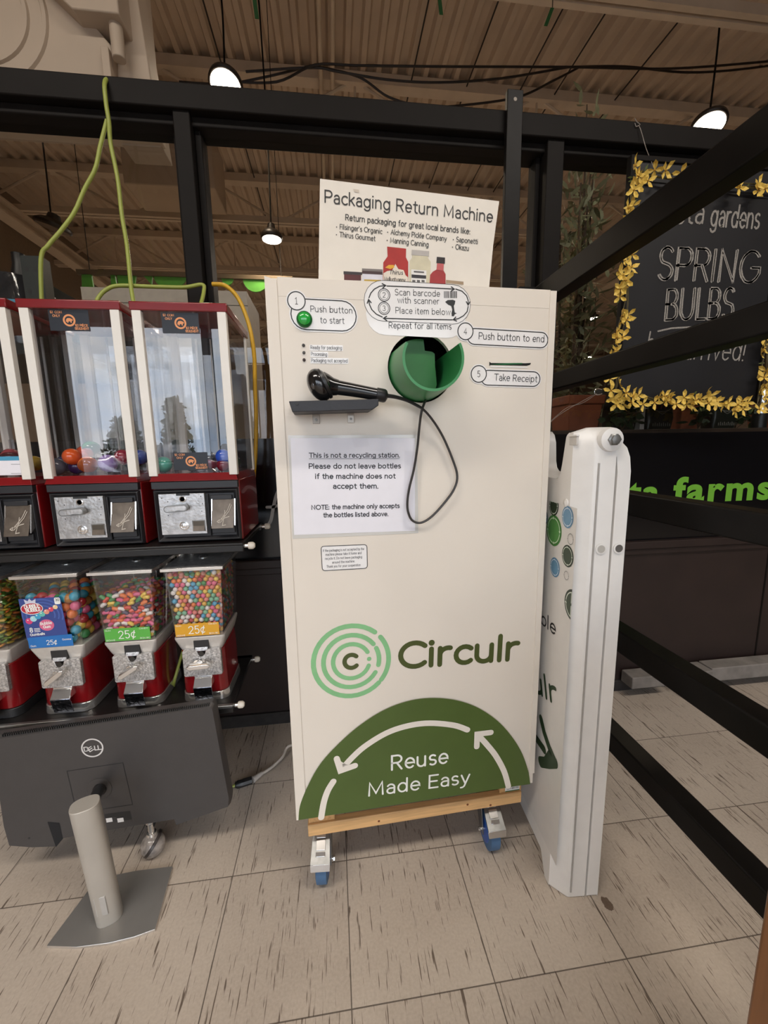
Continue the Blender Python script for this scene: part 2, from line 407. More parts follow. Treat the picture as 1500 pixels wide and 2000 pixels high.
def circ_line(s, c, r, hw, fn, m, n=28): ribbon(s, A(c[0], c[1], r, r, 0, 360, n), hw, fn, m, caps=False)
def pill_pts(a, b, r, n=10):   # capsule around segment a-b (2-D)
    a = Vector(a); b = Vector(b); d = (b-a).normalized(); t = math.atan2(d.y, d.x)
    return [b+Vector((r*math.cos(t-PI/2+PI*i/n), r*math.sin(t-PI/2+PI*i/n))) for i in range(n+1)] + [a+Vector((r*math.cos(t+PI/2+PI*i/n), r*math.sin(t+PI/2+PI*i/n))) for i in range(n+1)]
def fillp(s, pts, fn, m): s.poly([fn(*p) for p in pts], m)

# ------------------------------------------------------------------ shared materials
MW = pm('cream_painted_steel', srgb(226, 217, 204), .42, var=.025, scale=5)
PAPER = pm('white_paper', srgb(232, 230, 236), .5, var=.015)
LABELW = pm('glossy_label_white', srgb(236, 234, 232), .22, var=.015, coat=.3)
INK = pm('black_ink', srgb(40, 40, 40), .5)
BLACKP = pm('black_plastic', srgb(30, 30, 31), .38, bump=.1, bscale=300)
FRAMEB = pm('black_window_frame', srgb(24, 21, 19), .55, var=.12, scale=12, spec=.12)
CHROME = pm('chrome', srgb(226, 224, 221), .18, .88, var=.08, scale=20)
ZINC = pm('zinc_plate', srgb(140, 140, 138), .36, .8, var=.15, scale=60)
REDP = pm('red_enamel', srgb(122, 18, 22), .22, var=.05, coat=.5)
DKGREEN = pm('olive_green_print', srgb(78, 97, 46), .38, var=.05, scale=12)
LTGREEN = pm('light_green_print', srgb(132, 190, 134), .4)
OLIVE = pm('dark_olive_print', srgb(73, 82, 40), .4)
SCOOPG = pm('green_plastic', srgb(52, 134, 76), .35, var=.04)
WOODP = pm('pine_wood', srgb(214, 170, 116), .6, var=.14, scale=9, stretch=(1.2, 18, 18))
BEIGE = pm('beige_deck_paint', srgb(206, 188, 168), .62, var=.06, scale=4)
BEIGE2 = pm('beige_steel_paint', srgb(218, 202, 182), .55, var=.06, scale=6)
DUCTM = pm('beige_duct_paint', srgb(190, 172, 152), .6, var=.05, scale=3)

# =================================================================== SETTING
T = .3048; OX = -.00925*T; OY = 2.1715*T
FY = 1.585                                   # face of the partition
fl = M(); fl.add([(-4.6, FRONT_Y, 0), (11.2, FRONT_Y, 0), (11.2, 17.2, 0), (-4.6, 17.2, 0)], [(0, 1, 2, 3)], floor_mat(T, OX, OY))
o = fl.build('floor', fixn=False); struct(o)
o.data.transform(Matrix.Translation(o.location)); o.location = (0, 0, 0)

# ribbed steel deck ceiling
dk = M(); prof = []; x = -4.4; p = .155
while x < 11:
    prof += [(x, 0), (x+.045, 0), (x+.065, .05), (x+.135, .05)]; x += p
v = []; f = []
for i, (a, b) in enumerate(prof): v += [(a, FRONT_Y, CEIL_Z+b), (a, 17, CEIL_Z+b)]
for i in range(len(prof)-1): f.append((2*i, 2*i+1, 2*i+3, 2*i+2))
dk.add(v, f, BEIGE); struct(dk.build('ceiling', smooth=False, fixn=False))

def wall(name, p0, p1, m): return struct(M().box(p0, p1, m).build(name))
SIDEM = pm('side_wall_paint', srgb(150, 132, 114), .7)
wall('wall_left', (-4.6, FRONT_Y, 0), (-4.4, 17, 5), SIDEM)
wall('wall_right', (11, FRONT_Y, 0), (11.2, 17, 5), SIDEM)
wall('wall_far', (-4.6, 17, 0), (11, 17.2, 5), SIDEM)
# shop front behind the viewer: solid wall with a wide glazed opening
FRW = pm('front_wall_paint', srgb(120, 112, 104), .7)
for nm, a, b in [('wall_front', (-4.6, -3.7, 0), (-3.4, -3.5, 5)), ('wall_front', (2.0, -3.7, 0), (11, -3.5, 5)), ('wall_front', (-3.4, -3.7, 2.72), (2.0, -3.5, 5))]:
    wall(nm, a, b, FRW)
for k, xm in enumerate((-3.36, -1.58, 0.2, 1.96)):
    wall('trim_%d' % (k+1), (xm-.05, -3.66, 0), (xm+.05, -3.52, 2.72), FRAMEB)
wall('trim_5', (-3.4, -3.65, .0), (2.0, -3.53, .12), FRAMEB)
gm = M().box((-60, -90, -.12), (60, -3.7, -.05), pm('asphalt', srgb(120, 120, 122), .9, var=.15, scale=2))
struct(gm.build('ground'))

# joists: chords along X with open webs
WX = -4.4
for k, jy in enumerate((-1.7, -.1, 1.52, 3.15, 4.62, 6.25, 7.85, 9.45, 11.05, 12.65, 14.25)):
    j = M(); zb = 4.17
    for dy in (-.035, .035): j.box((WX, jy+dy-.022, zb), (11, jy+dy+.022, zb+.07), BEIGE2)
    j.box((WX, jy-.06, CEIL_Z-.10), (11, jy+.06, CEIL_Z-.005), BEIGE2)
    xx = WX; up = True
    while xx < 10.0:
        a = (xx, jy, zb+.03 if up else CEIL_Z-.04); b = (xx+.95, jy, CEIL_Z-.04 if up else zb+.03)
        j.cyl(a, b, .016, BEIGE2, n=6); xx += .95; up = not up
        if up: j.cyl((xx-.95, jy, zb+.03), (xx-.95, jy, CEIL_Z-.04), .012, BEIGE2, n=6)
    o = struct(j.build('ceiling_joist'))
for k, gx in enumerate((-3.9, 5.2)):
    g = M().box((gx-.09, FRONT_Y, 4.0), (gx+.09, 17, 4.03), BEIGE2).box((gx-.012, FRONT_Y, 4.03), (gx+.012, 17, 4.15), BEIGE2).box((gx-.09, FRONT_Y, 4.14), (gx+.09, 17, 4.17), BEIGE2)
    struct(g.build('ceiling_beam'))

# partition: lower brown panel, ledge, black panel, header, mullions, glass
BROWN = pm('brown_panel_paint', srgb(43, 31, 28), .5, var=.15, scale=8, bump=.15, bscale=60)
BLKPANEL = pm('black_glazed_panel', srgb(13, 13, 16), .16, var=.1)
XL, XR = -4.4, 5.5
wl = M().box((XL, FY, 0), (XR, FY+.10, .66), BROWN)
for xj in (-3.1, -1.9, -.62, .58, 1.98, 3.3): wl.box((xj-.004, FY-.002, .05), (xj+.004, FY+.002, .64), FRAMEB)
struct(wl.build('wall_back'))
struct(M().box((XL, FY+.005, .70), (XR, FY+.07, 1.17), BLKPANEL).build('wall_back_upper'))
struct(M().box((XL, FY-.012, .645), (XR, FY+.08, .672), BROWN).box((XL, FY-.022, .672), (XR, FY+.08, .706), BROWN).build('trim_6', bevel=.004))
struct(M().box((XL, FY-.012, 0), (XR, FY+.02, .052), pm('worn_black_baseboard', srgb(44, 41, 40), .6, var=.35, scale=40)).build('baseboard_back', bevel=.003))
struct(M().box((XL, FY-.03, 2.215), (XR, FY+.10, 2.288), FRAMEB).box((XL, FY, 2.185), (XR, FY+.09, 2.215), FRAMEB).build('trim_7', bevel=.004))
for k, (a, b) in enumerate([(-.473, -.42), (.81, .875), (2.15, 2.21), (-1.62, -1.57)]):
    q = M().box((a, FY-.02, 1.165), (b, FY+.09, 2.22), FRAMEB)
    q.box((b, FY+.02, 1.165), (b+.022, FY+.09, 2.19), FRAMEB).box((a-.018, FY+.03, 1.165), (a, FY+.09, 2.19), FRAMEB)
    struct(q.build('trim_%d' % (8+k), bevel=.003))
WG = glass('window_glass', (.93, .93, .92), 1.5, 1.5)
for k, (a, b) in enumerate([(-1.57, -.49), (-.40, .79), (.895, 2.15), (2.23, XR), (XL, -1.64)]):
    struct(M().box((a, FY+.045, 1.168), (b, FY+.051, 2.19), WG).build('window_%d' % (k+1), smooth=False))

# grey timber blocks along the foot of the partition
GREYB = pm('grey_painted_block', srgb(128, 122, 116), .8, var=.2, scale=18, bump=.3, bscale=80)
for nm, a, b, lab in [('curb_block', (1.665, 1.50, .052), (2.9, 1.572, .118), 'long grey painted timber block lying along the foot of the brown panel'),
                  ('curb_block', (1.52, 1.49, .0), (1.66, 1.572, .115), 'short grey block standing on the tiles at the end of the long grey timber'),
                  ('curb_block', (1.275, 1.50, .053), (1.46, 1.572, .108), 'grey block end showing beside the folded white sandwich board')]:
    tag(M().box(a, b, GREYB).build(nm, bevel=.004), lab, 'block')

# =================================================================== PACKAGING RETURN MACHINE
ANG = math.radians(2.0)
MO = Vector((-.115, .871, 0)); mu = Vector((math.cos(ANG), math.sin(ANG), 0)); md = Vector((-math.sin(ANG), math.cos(ANG), 0)); mz = Vector((0, 0, 1))
MX = Matrix((mu, md, mz)).transposed().to_4x4(); MX.translation = MO
def mpx(x, y, d=0.0):                  # picture point -> (u, z) on the machine's front plane (or d behind it)
    P = atp(x, y, MO+md*d, md) - MO
    return (P.dot(mu), P.z)
def mfn(d):                            # plane coordinates -> space, d metres in front of the face
    return lambda a, b: MO + mu*a - md*d + mz*b
BW, BZ0, BZ1, BD = .608, .247, 1.459, .46
mach = thing('packaging_return_machine', MO+mu*(BW/2)+md*(BD/2), 'tall cream packaging return cabinet on blue casters with a green chute and header card', 'machine')
# cabinet: front board with a round chute opening, sides, back, top
hc = mpx(822, 719); HR = .0715
body = M(MX)
def front_with_hole(s, m):
    n = 40; ring = [(hc[0]+HR*math.cos(2*PI*i/n), hc[1]+HR*math.sin(2*PI*i/n)) for i in range(n)]
    outer = []
    for i in range(n):
        a = 2*PI*i/n; c, sn = math.cos(a), math.sin(a); ts = []
        if c > 1e-9: ts.append((BW-hc[0])/c)
        if c < -1e-9: ts.append((0-hc[0])/c)
        if sn > 1e-9: ts.append((BZ1-hc[1])/sn)
        if sn < -1e-9: ts.append((BZ0-hc[1])/sn)
        t = min(ts); outer.append((hc[0]+t*c, hc[1]+t*sn))
    # insert the four corners
    allp = list(outer); v = []; f = []
    for a in ring: v.append((a[0], 0, a[1]))
    for a in allp: v.append((a[0], 0, a[1]))
    for i in range(n):
        j = (i+1) % n; f.append((i, n+i, n+j, j))
    for cx, cz in ((0, BZ0), (BW, BZ0), (BW, BZ1), (0, BZ1)):
        a = math.atan2(cz-hc[1], cx-hc[0]) % (2*PI); i = int(a/(2*PI)*n) % n
        v.append((cx, 0, cz)); f.append((n+i, len(v)-1, n+(i+1) % n))
    b = len(v)
    for a in ring: v.append((a[0], .012, a[1]))
    for i in range(n):
        j = (i+1) % n; f.append((i, j, b+j, b+i))
    s.add(v, f, m)
front_with_hole(body, MW)
body.box((0, .0005, BZ0), (.012, BD, BZ1), MW).box((BW-.012, .0005, BZ0), (BW, BD, BZ1), MW).box((.012, BD-.012, BZ0), (BW-.012, BD, BZ1), MW)
body.box((.012, .0005, BZ1-.012), (BW-.012, BD-.012, BZ1), MW).box((.012, .0005, BZ0), (BW-.012, BD-.012, BZ0+.012), MW)
body.build('cabinet', mach, bevel=0)
# raised rim where the front sheet is folded round the edges
rim = M(MX)
rim.loft([[(-.004, -.0025, BZ0), (.021, -.0025, BZ0), (.021, 0, BZ0), (-.004, .03, BZ0)], [(-.004, -.0025, BZ1+.003), (.019, -.0025, BZ1-.004), (.019, 0, BZ1-.004), (-.004, .03, BZ1+.003)]], MW)
rim.loft([[(.02, -.0004, BZ1-.032), (.02, .02, BZ1-.032), (.02, .02, BZ1+.003), (.02, -.0004, BZ1+.003)], [(BW-.011, -.0004, BZ1-.036), (BW-.011, .02, BZ1-.036), (BW-.011, .02, BZ1+.002), (BW-.011, -.0004, BZ1+.002)]], MW)
rim.loft([[(BW-.012, -.002, BZ0+.03), (BW+.003, -.002, BZ0+.03), (BW+.003, .03, BZ0+.03), (BW-.012, .03, BZ0+.03)], [(BW-.012, -.002, BZ1), (BW+.003, -.002, BZ1), (BW+.003, .03, BZ1), (BW-.012, .03, BZ1)]], MW)
rim.build('edge_trim', mach, bevel=.0003)

def ptx(s, t, x0, y0, x1, y1, cap, m, d, weight=.11, **k):   # text by picture anchor points; cap in picture pixels
    a = mpx(x0, y0); b = mpx(x1, y1)
    c = abs(mpx(x0, y0-cap)[1]-a[1]); letter(s, t, a, b, c, mfn(d), m, weight, **k)

# --- header card standing on the cabinet
CT = [mpx(*q, .03) for q in ((625, 349), (975, 393), (955, 565), (622, 548))]
cardf = lambda h: (lambda a, b: MO + mu*a + md*(.03-h) + mz*b)
cd = M()
mid = ((CT[1][0]+CT[2][0])/2-.002, (CT[1][1]+CT[2][1])/2)
cd.prism([CT[0], CT[1], mid, CT[2], (CT[2][0], BZ1-.02), (CT[3][0], BZ1-.02), CT[3]], lambda a, b, h: cardf(h)(a, b), 0, -.006, pm('cream_foam_card', srgb(226, 219, 207), .5, var=.02))
cpx = lambda x, y: mpx(x, y, .03)
def ctx(t, x0, y0, x1, y1, cap, weight=.11):
    a = cpx(x0, y0); b = cpx(x1, y1); letter(cd, t, a, b, abs(cpx(x0, y0-cap)[1]-a[1]), cardf(.0007), INK, weight)
ctx('Packaging Return Machine', 635, 395.5, 961, 434, 23.5, .118)
ctx('Return packaging for great local brands like:', 675, 430, 918, 457.5, 11, .14)
ctx("• Filsinger's Organic", 657.5, 447, 746, 457, 9.5, .13); ctx('• Thirus Gourmet', 657, 462, 732.5, 471, 9.5, .13)
ctx('• Alchemy Pickle Company', 757, 457, 871.5, 471, 9.5, .13); ctx('• Manning Canning', 756, 473, 836.5, 482.5, 9.5, .13)
ctx('• Saponetti', 885, 471.5, 932.5, 477, 9.5, .13); ctx('• Okazu', 883.5, 486, 915, 490, 9.5, .13)
def cpoly(pts, col, d, rough=.45):
    m = pm('print_%02d_%02d_%02d' % tuple(int(c) for c in col), srgb(*col), rough, var=.08, scale=40)
    fillp(cd, [cpx(*p) for p in pts], cardf(d), m)
cpoly([(671,530),(707,532),(707,537.5),(671,536)], (52,44,44), .0007); cpoly([(672,536),(705,537.5),(705,548),(672,548)], (84,34,34), .0007)
cpoly([(707,524.5),(747,526.5),(747,531),(707,529)], (120,112,108), .0008); cpoly([(707,529),(747,531),(747,537),(707,535)], (66,44,44), .0008); cpoly([(708,535),(746,537),(748,552),(707,550)], (208,206,214), .0008); cpoly([(711,546),(744,547),(744,552),(711,551)], (180,150,50), .0009)
cpoly([(756,482),(793,486),(792.5,503),(797,512),(797,555),(748,553),(748.5,513),(757,501)], (166,38,30), .001)
cpoly([(752,523),(759,518),(769,518),(770,523),(762,526)], (216,160,40), .0012)
cpoly([(749,534),(756,530),(766,528),(772,516),(778,526),(788,528),(792,538),(796.5,542),(796.5,555),(748.5,553)], (222,212,196), .0011)
a_ = cpx(760, 536); b_ = cpx(786, 537); letter(cd, 'Thirus', a_, b_, .0075, cardf(.0014), INK, .14, shear=.2)
a_ = cpx(751, 549); b_ = cpx(791, 551.5); letter(cd, 'Mullugtwanny', a_, b_, .008, cardf(.0014), INK, .12)
cpoly([(804,488),(838,491),(837.5,501),(803.5,498.5)], (178,172,166), .001); cpoly([(805,499),(836,501),(836,505),(841,512),(840,556),(799,554),(800,510),(804.5,504)], (206,198,170), .0009)
cpoly([(803,526.5),(832.5,529),(832,556),(803,554)], (226,224,220), .0011); cpoly([(803.5,536.5),(832,538.5),(832,545),(803.5,543)], (46,44,48), .0013); cpoly([(808,529.5),(828,531),(828,534),(808,532.5)], (96,92,90), .0013)
for q in (805, 814, 823): cpoly([(q,547),(q+6,547.5),(q+6,552),(q,551.5)], (96,94,92), .0013)
cpoly([(853,502),(869,503.5),(868.5,515.5),(852,514)], (40,32,32), .0011); cpoly([(853.5,514.5),(866.5,515.5),(866,530),(852,529)], (190,92,92), .001); cpoly([(852,527),(866,528.5),(870,536),(870,557),(838.5,556),(840,537),(845,531)], (158,48,48), .001)
cpoly([(871,547),(905,550.5),(905,556.5),(871,553.5)], (160,138,110), .001); cpoly([(873,553),(903,556),(903,560),(873,560)], (196,188,178), .001)
cpoly([(690,369.5),(701,371),(701,377),(692,375)], (196,184,168), .0008)
cd.build('header_card', mach, smooth=False, fixn=False)

# --- step labels
def new_label(): return M()
def step_label(name, txts, circ, num, pill, extra=None, hw=2.0):
    """pill: (left x, right x, top y at left, bottom y at left, slope) in picture pixels"""
    s = M(); xl, xr, yt, yb, sl = pill
    r_px = (yb-yt)/2
    a = mpx(xl+r_px, (yt+yb)/2+sl*r_px); b = mpx(xr-r_px, (yt+yb)/2+sl*(xr-xl-r_px)); r = abs(mpx(xl, yt)[1]-mpx(xl, yb)[1])/2
    c = mpx(*circ[:2]); cr = abs(mpx(circ[0]+circ[2], circ[1])[0]-c[0])
    base, wht, lin = mfn(.0006), mfn(.0007), mfn(.0011)
    k = abs(mpx(700, 700)[0]-mpx(701, 700)[0])
    fillp(s, pill_pts(a, b, r+3.2*k), wht, LABELW); disc(s, c, cr+3.2*k, mfn(.0008), LABELW)
    ribbon(s, pill_pts(a, b, r)+[pill_pts(a, b, r)[0]], hw*.5*k, mfn(.0009), INK, caps=False)
    disc(s, c, cr, mfn(.001), LABELW); circ_line(s, c, cr, hw*.5*k, lin, INK)
    nw = text_width(num); hcap = cr*.72
    letter(s, num, (c[0]-hcap*nw*.42, c[1]-hcap/2), (c[0]+hcap*nw*.42, c[1]-hcap/2), hcap, lin, INK, .1)
    for t in txts: ptx(s, *t, INK, .0011, .1)
    if extra: extra(s)
    return s.build(name, mach, smooth=False, fixn=False)
o = step_label('instruction_label', [('Push button', 607, 609, 688, 612.5, 11.5), ('to start', 626, 631, 672, 632.5, 11.5)], (579, 588, 17), '1', (567, 698, 583, 643, .045)); o['label'] = 'rounded white label reading Push button to start'
step_label('instruction_label', [('Push button to end', 935, 662.5, 1062, 668.5, 13)], (908.8, 647.4, 14.8), '4', (911, 1072, 641, 672, .055))['label'] = 'long white label reading Push button to end'
step_label('instruction_label', [('Take Receipt', 965, 743, 1048, 746.5, 12.5)], (934.8, 730.6, 14.8), '5', (938, 1056, 723, 752, .03))['label'] = 'white label reading Take Receipt'
s = M(); K = abs(mpx(700, 700)[0]-mpx(701, 700)[0])
fillp(s, pill_pts(mpx(752, 615), mpx(874, 622), 37*K), mfn(.0006), LABELW)
fillp(s, pill_pts(mpx(748, 588), mpx(884, 595), 37*K), mfn(.0008), LABELW)
ol = pill_pts(mpx(748, 588), mpx(884, 595), 36.6*K); ribbon(s, ol+[ol[0]], .4*K, mfn(.001), INK, caps=False)
def arrow(pts, w=2.0, head=5.0):
    q = [mpx(*p) for p in pts]; ribbon(s, q, w*.5*K, mfn(.0011), INK)
    e = Vector(q[-1]); d = (e-Vector(q[-2])).normalized(); n = Vector((-d.y, d.x))
    ribbon(s, [e-d*head*K+n*head*.75*K, e+d*K, e-d*head*K-n*head*.75*K], w*.55*K, mfn(.0011), INK)
arrow([(755.5, 559), (820, 561.5), (886, 565)])
arrow([(890, 565), (902, 569), (911, 578), (914, 587), (914, 595)])
arrow([(914, 599), (912, 609), (905, 617), (895, 622.5), (886, 624.5)])
arrow([(883, 625), (820, 624), (750, 622)])
arrow([(746.5, 619.5), (735, 614), (726, 605), (721.5, 595), (720, 586.5)])
arrow([(720.5, 582), (724, 573), (731, 565), (741, 559.5), (752, 558)])
for cx, cy, d_ in ((750, 576.4, '2'), (750, 602.4, '3')):
    c = mpx(cx, cy); circ_line(s, c, 11.3*K, .7*K, mfn(.0011), INK); circ_line(s, c, 8.6*K, .4*K, mfn(.0011), INK)
    letter(s, d_, (c[0]-2.6*K, c[1]-4.5*K), (c[0]+2.6*K, c[1]-4.5*K), 9*K, mfn(.0011), INK, .1)
ptx(s, 'Scan barcode', 771.5, 576.5, 858.6, 579.5, 11.5, INK, .0011, .1); ptx(s, 'with scanner', 776.7, 592, 857, 594.5, 11.5, INK, .0011, .1)
ptx(s, 'Place item below', 772.8, 612, 879, 615.5, 11.5, INK, .0011, .1); ptx(s, 'Repeat for all items', 759.8, 641, 881, 643.5, 11.5, INK, .0011, .1)
bx = 866.5
while bx < 892:
    ww = rnd.choice((.6, .8, 1.2, 1.7)); fillp(s, [mpx(bx, 569), mpx(bx+ww, 569.1), mpx(bx+ww+.2, 582.6), mpx(bx+.2, 582.5)], mfn(.0011), INK); bx += ww+rnd.choice((.7, .9, 1.3))
fillp(s, [mpx(*p) for p in ((869,590),(874,586.5),(884,585.8),(889,588),(888,594),(886,598),(887,606),(888,611),(892,612),(888,614),(886,618),(882,618),(881.5,612),(883,605),(881,598),(875,595.5))], mfn(.0012), INK)
s.build('instruction_label', mach, smooth=False, fixn=False)['label'] = 'large rounded white label reading Scan barcode with scanner, Place item below'

# start button
BTN = pm('green_button_plastic', srgb(40, 160, 62), .18, coat=.6, emit=(srgb(40, 170, 60), .05))
c = mpx(594.6, 624.6); s = M(MX)
s.lathe([(.0155, 0), (.0155, .004), (.0125, .006), (.0122, .004)], (c[0], -.001, c[1]), (0, -1, 0), pm('dark_green_ring', srgb(26, 96, 44), .3))
s.lathe([(.012, .003), (.012, .008), (.009, .0105), (.004, .0118), (0, .012)], (c[0], -.001, c[1]), (0, -1, 0), BTN)
s.build('start_button', mach)['label'] = 'round glossy green push button'
# indicator lamps and their tags
for (cx, cy, cl) in ((592.8, 674.6, (58, 56, 54)), (593.6, 689, (74, 72, 70)), (594, 703, (50, 30, 26))):
    c = mpx(cx, cy); s = M(MX); s.lathe([(.0032, 0), (.0032, .0015), (.002, .0035), (0, .004)], (c[0], 0, c[1]), (0, -1, 0), pm('lamp_%d' % cl[0], srgb(*cl), .3)); s.build('indicator_lamp', mach)
for t, x0, x1, y0, y1, tx in (('Ready for packaging', 605, 669.6, 673.5, 684.8, 667.5), ('Processing', 606, 641, 686.3, 697.5, 638.5), ('Packaging not accepted', 606.5, 680.5, 698.8, 709.8, 678.5)):
    s = M(); fillp(s, [mpx(x0, y0), mpx(x1, y0+1), mpx(x1, y1+.8), mpx(x0, y1)], mfn(.0006), LABELW)
    ptx(s, t, x0+2, y0+8.3, tx, y0+9.3, 6.6, pm('grey_ink', srgb(92, 90, 90), .5), .001, .12); s.build('indicator_tag', mach, smooth=False, fixn=False)['label'] = 'small white tag reading ' + t
# receipt slot
s = M(); fillp(s, [mpx(*p) for p in ((955.5,706.5),(959,709),(1026,709.5),(1037,709),(1035,712.5),(1028,714.5),(958,713),(955.5,715))], mfn(.0006), pm('slot_black', srgb(12, 14, 12), .8))
fillp(s, [mpx(*p) for p in ((958,712),(990,709.3),(1020,709),(1020,711.3),(985,712.8))], mfn(.0009), pm('slot_green', srgb(28, 96, 52), .4))
fillp(s, [mpx(*p) for p in ((957,715.2),(1030,716.6),(1030,718.6),(959,717.4))], mfn(.0009), LABELW)
s.build('receipt_slot', mach, smooth=False, fixn=False)

# --- chute: a slanted green half tube rising out of the opening
CH = M(MX)
axis = Vector((0, -1, 0))
eu = Vector((1, 0, 0)); eu = (eu - axis*eu.dot(axis)).normalized(); ez = axis.cross(eu); ez = ez if ez.z > 0 else -ez
c0 = Vector((hc[0], 0, hc[1]))
def chute_pt(th, L_, r):
    base = c0 + Vector((math.cos(th)*r, 0, math.sin(th)*r))
    return base + axis*L_
rings = [[], [], [], []]
n = 40
for i in range(n+1):
    th = math.radians(152 + (389-152)*i/n)             # from upper left, under the bottom, to upper right
    L1 = .098
    for k, (LL, r) in enumerate(((-.02, HR-.0025), (L1, HR*.845), (L1, HR*.845-.005), (-.10, HR-.0075))):
        rings[k].append(chute_pt(th, LL, r))
CH.loft(rings, SCOOPG, cap=False, closed=False)
ch = CH.build('chute', mach, angle=30, fixn=True)
s = M(MX); s = M(MX); pts = []; fr_ = HR-.0078
for i in range(33):
    th = math.radians(80+(303-80)*i/32); pts.append((hc[0]+math.cos(th)*fr_, hc[1]+math.sin(th)*fr_))
pts += [(hc[0]+.041, hc[1]-.030), (hc[0]+.037, hc[1]+.008), (hc[0]+.036, hc[1]+.034), (hc[0]+.030, hc[1]+.038), (hc[0]+.014, hc[1]+.040)]
s.prism(pts, lambda a, b, h: Vector((a, .02+h, b)), 0, .004, pm('dark_green_flap', srgb(34, 104, 44), .45))
s.build('flap', ch)
s = M(MX); s.box((hc[0]-.11, .16, hc[1]-.11), (hc[0]+.11, .165, hc[1]+.11), pm('chute_shadow_lining', srgb(22, 20, 19), .8))  # near-black panels stand in for the shade inside the chute opening
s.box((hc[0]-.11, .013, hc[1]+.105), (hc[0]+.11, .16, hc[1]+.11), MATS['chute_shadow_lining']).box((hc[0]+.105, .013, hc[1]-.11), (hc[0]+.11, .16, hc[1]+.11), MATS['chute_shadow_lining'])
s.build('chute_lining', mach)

# --- scanner shelf with two clear brackets
sh = thing
s = M(MX)
def dpt(x, y, d): a = mpx(x, y, -d); return Vector((a[0], -d, a[1]))
q = [(564, 783.5), (739.5, 779), (739.5, 792), (727, 800), (571, 804.8)]
F_ = [dpt(x, y, .072) for x, y in q]; B_ = [Vector((p.x, -.0005, p.z)) for p in F_]
s.loft([F_, B_], pm('black_matte_steel', srgb(38, 38, 42), .5, bump=.2, bscale=120))
shelf = s.build('scanner_shelf', mach, bevel=.0012)
c = dpt(580, 788.5, .0725); s = M(MX); s.lathe([(.0028, 0), (.0028, .0012), (0, .0012)], c, (0, -1, 0), INK); s.build('screw_hole', shelf)
for x0, x1, y0, y1 in ((611, 624, 804, 828), (679, 691, 802, 826)):
    a = mpx(x0, y1); b = mpx(x1, y0); s = M(MX); s.box((a[0], -.0035, a[1]), (b[0], -.0005, b[1]+.02), pm('clear_bracket_plastic', srgb(168, 160, 150), .15, var=.03, coat=.4))
    s.lathe([(.0028, 0), (.0022, .0012), (0, .0014)], ((a[0]+b[0])/2, -.0035, a[1]+.008), (0, -1, 0), ZINC, n=12); s.build('bracket', mach, bevel=.0006)['label'] = 'small clear plastic bracket under the scanner shelf'

# --- laminated notice, small caution plate
s = M(); CL = pm('lamination_film', srgb(206, 204, 198), .15, var=.03, coat=.6)
fillp(s, [mpx(*p) for p in ((562.5,850.5),(814,849),(817,1041),(571.5,1052))], mfn(.0006), CL)
fillp(s, [mpx(*p) for p in ((567.3,855.6),(810,855.6),(810.5,1036.5),(574.5,1044.6))], mfn(.0009), PAPER)
BI = pm('bold_ink', srgb(34, 34, 38), .4)
for t in (('This is not a recycling station.', 604, 893.5, 780.5, 893, 8.6), ('Please do not leave bottles', 604, 915, 782, 914.2, 9.2), ('if the machine does not', 616.5, 934.8, 771.5, 934, 9.2), ('accept them.', 651, 954, 738.5, 953.6, 9.2), ('NOTE: the machine only accepts', 609, 995, 779.5, 991.5, 8.2), ('the bottles listed above.', 632, 1010, 758, 1007.4, 8.2)):
    ptx(s, *t, BI, .0013, .19)
ribbon(s, [mpx(604, 896), mpx(780, 895.6)], .45*K, mfn(.0013), BI)
s.build('notice', mach, smooth=False, fixn=False)['label'] = 'laminated white notice reading This is not a recycling station'
tp = M(); TPM = glass('clear_tape', (.97, .97, .97), 1.5, 1.2, .12)
fillp(tp, [mpx(*p) for p in ((684, 845), (714, 845), (722, 872), (692, 874))], mfn(.0018), TPM)
fillp(tp, [mpx(*p) for p in ((790, 880), (824, 884), (820, 1034), (786, 1036))], mfn(.0018), TPM)
tp.build('tape', mach, smooth=False, fixn=False)
s = M()
cs = [mpx(*p) for p in ((627, 1067), (716.5, 1063.5), (717.5, 1109.5), (629.5, 1114.5))]
def rrect(c4, r):
    out = []
    for i in range(4):
        p = Vector(c4[i]); a = (Vector(c4[i-1])-p).normalized(); b = (Vector(c4[(i+1) % 4])-p).normalized()
        for k in range(6):
            t = k/5; out.append((p+a*r*(1-t)**2+b*r*t**2))
    return out
rr = rrect(cs, .007); fillp(s, rr, mfn(.0006), LABELW); ribbon(s, rr+[rr[0]], .7*K, mfn(.0009), INK, caps=False)
for k, t in enumerate(('If the packaging is not accepted by the', 'machine please take it home and', 'recycle it. Do not leave packaging', 'around the machine.', 'Thank you for your cooperation')):
    hwid = (40, 35, 36, 22, 33)[k]; ptx(s, t, 671-hwid, 1076.5+7.8*k+hwid*.03, 671+hwid, 1075+7.8*k-hwid*.03, 4.6, pm('grey_ink', srgb(92, 90, 90), .5), .0009, .12)
s.build('caution_plate', mach, smooth=False, fixn=False)['label'] = 'small rounded white plate with fine print'

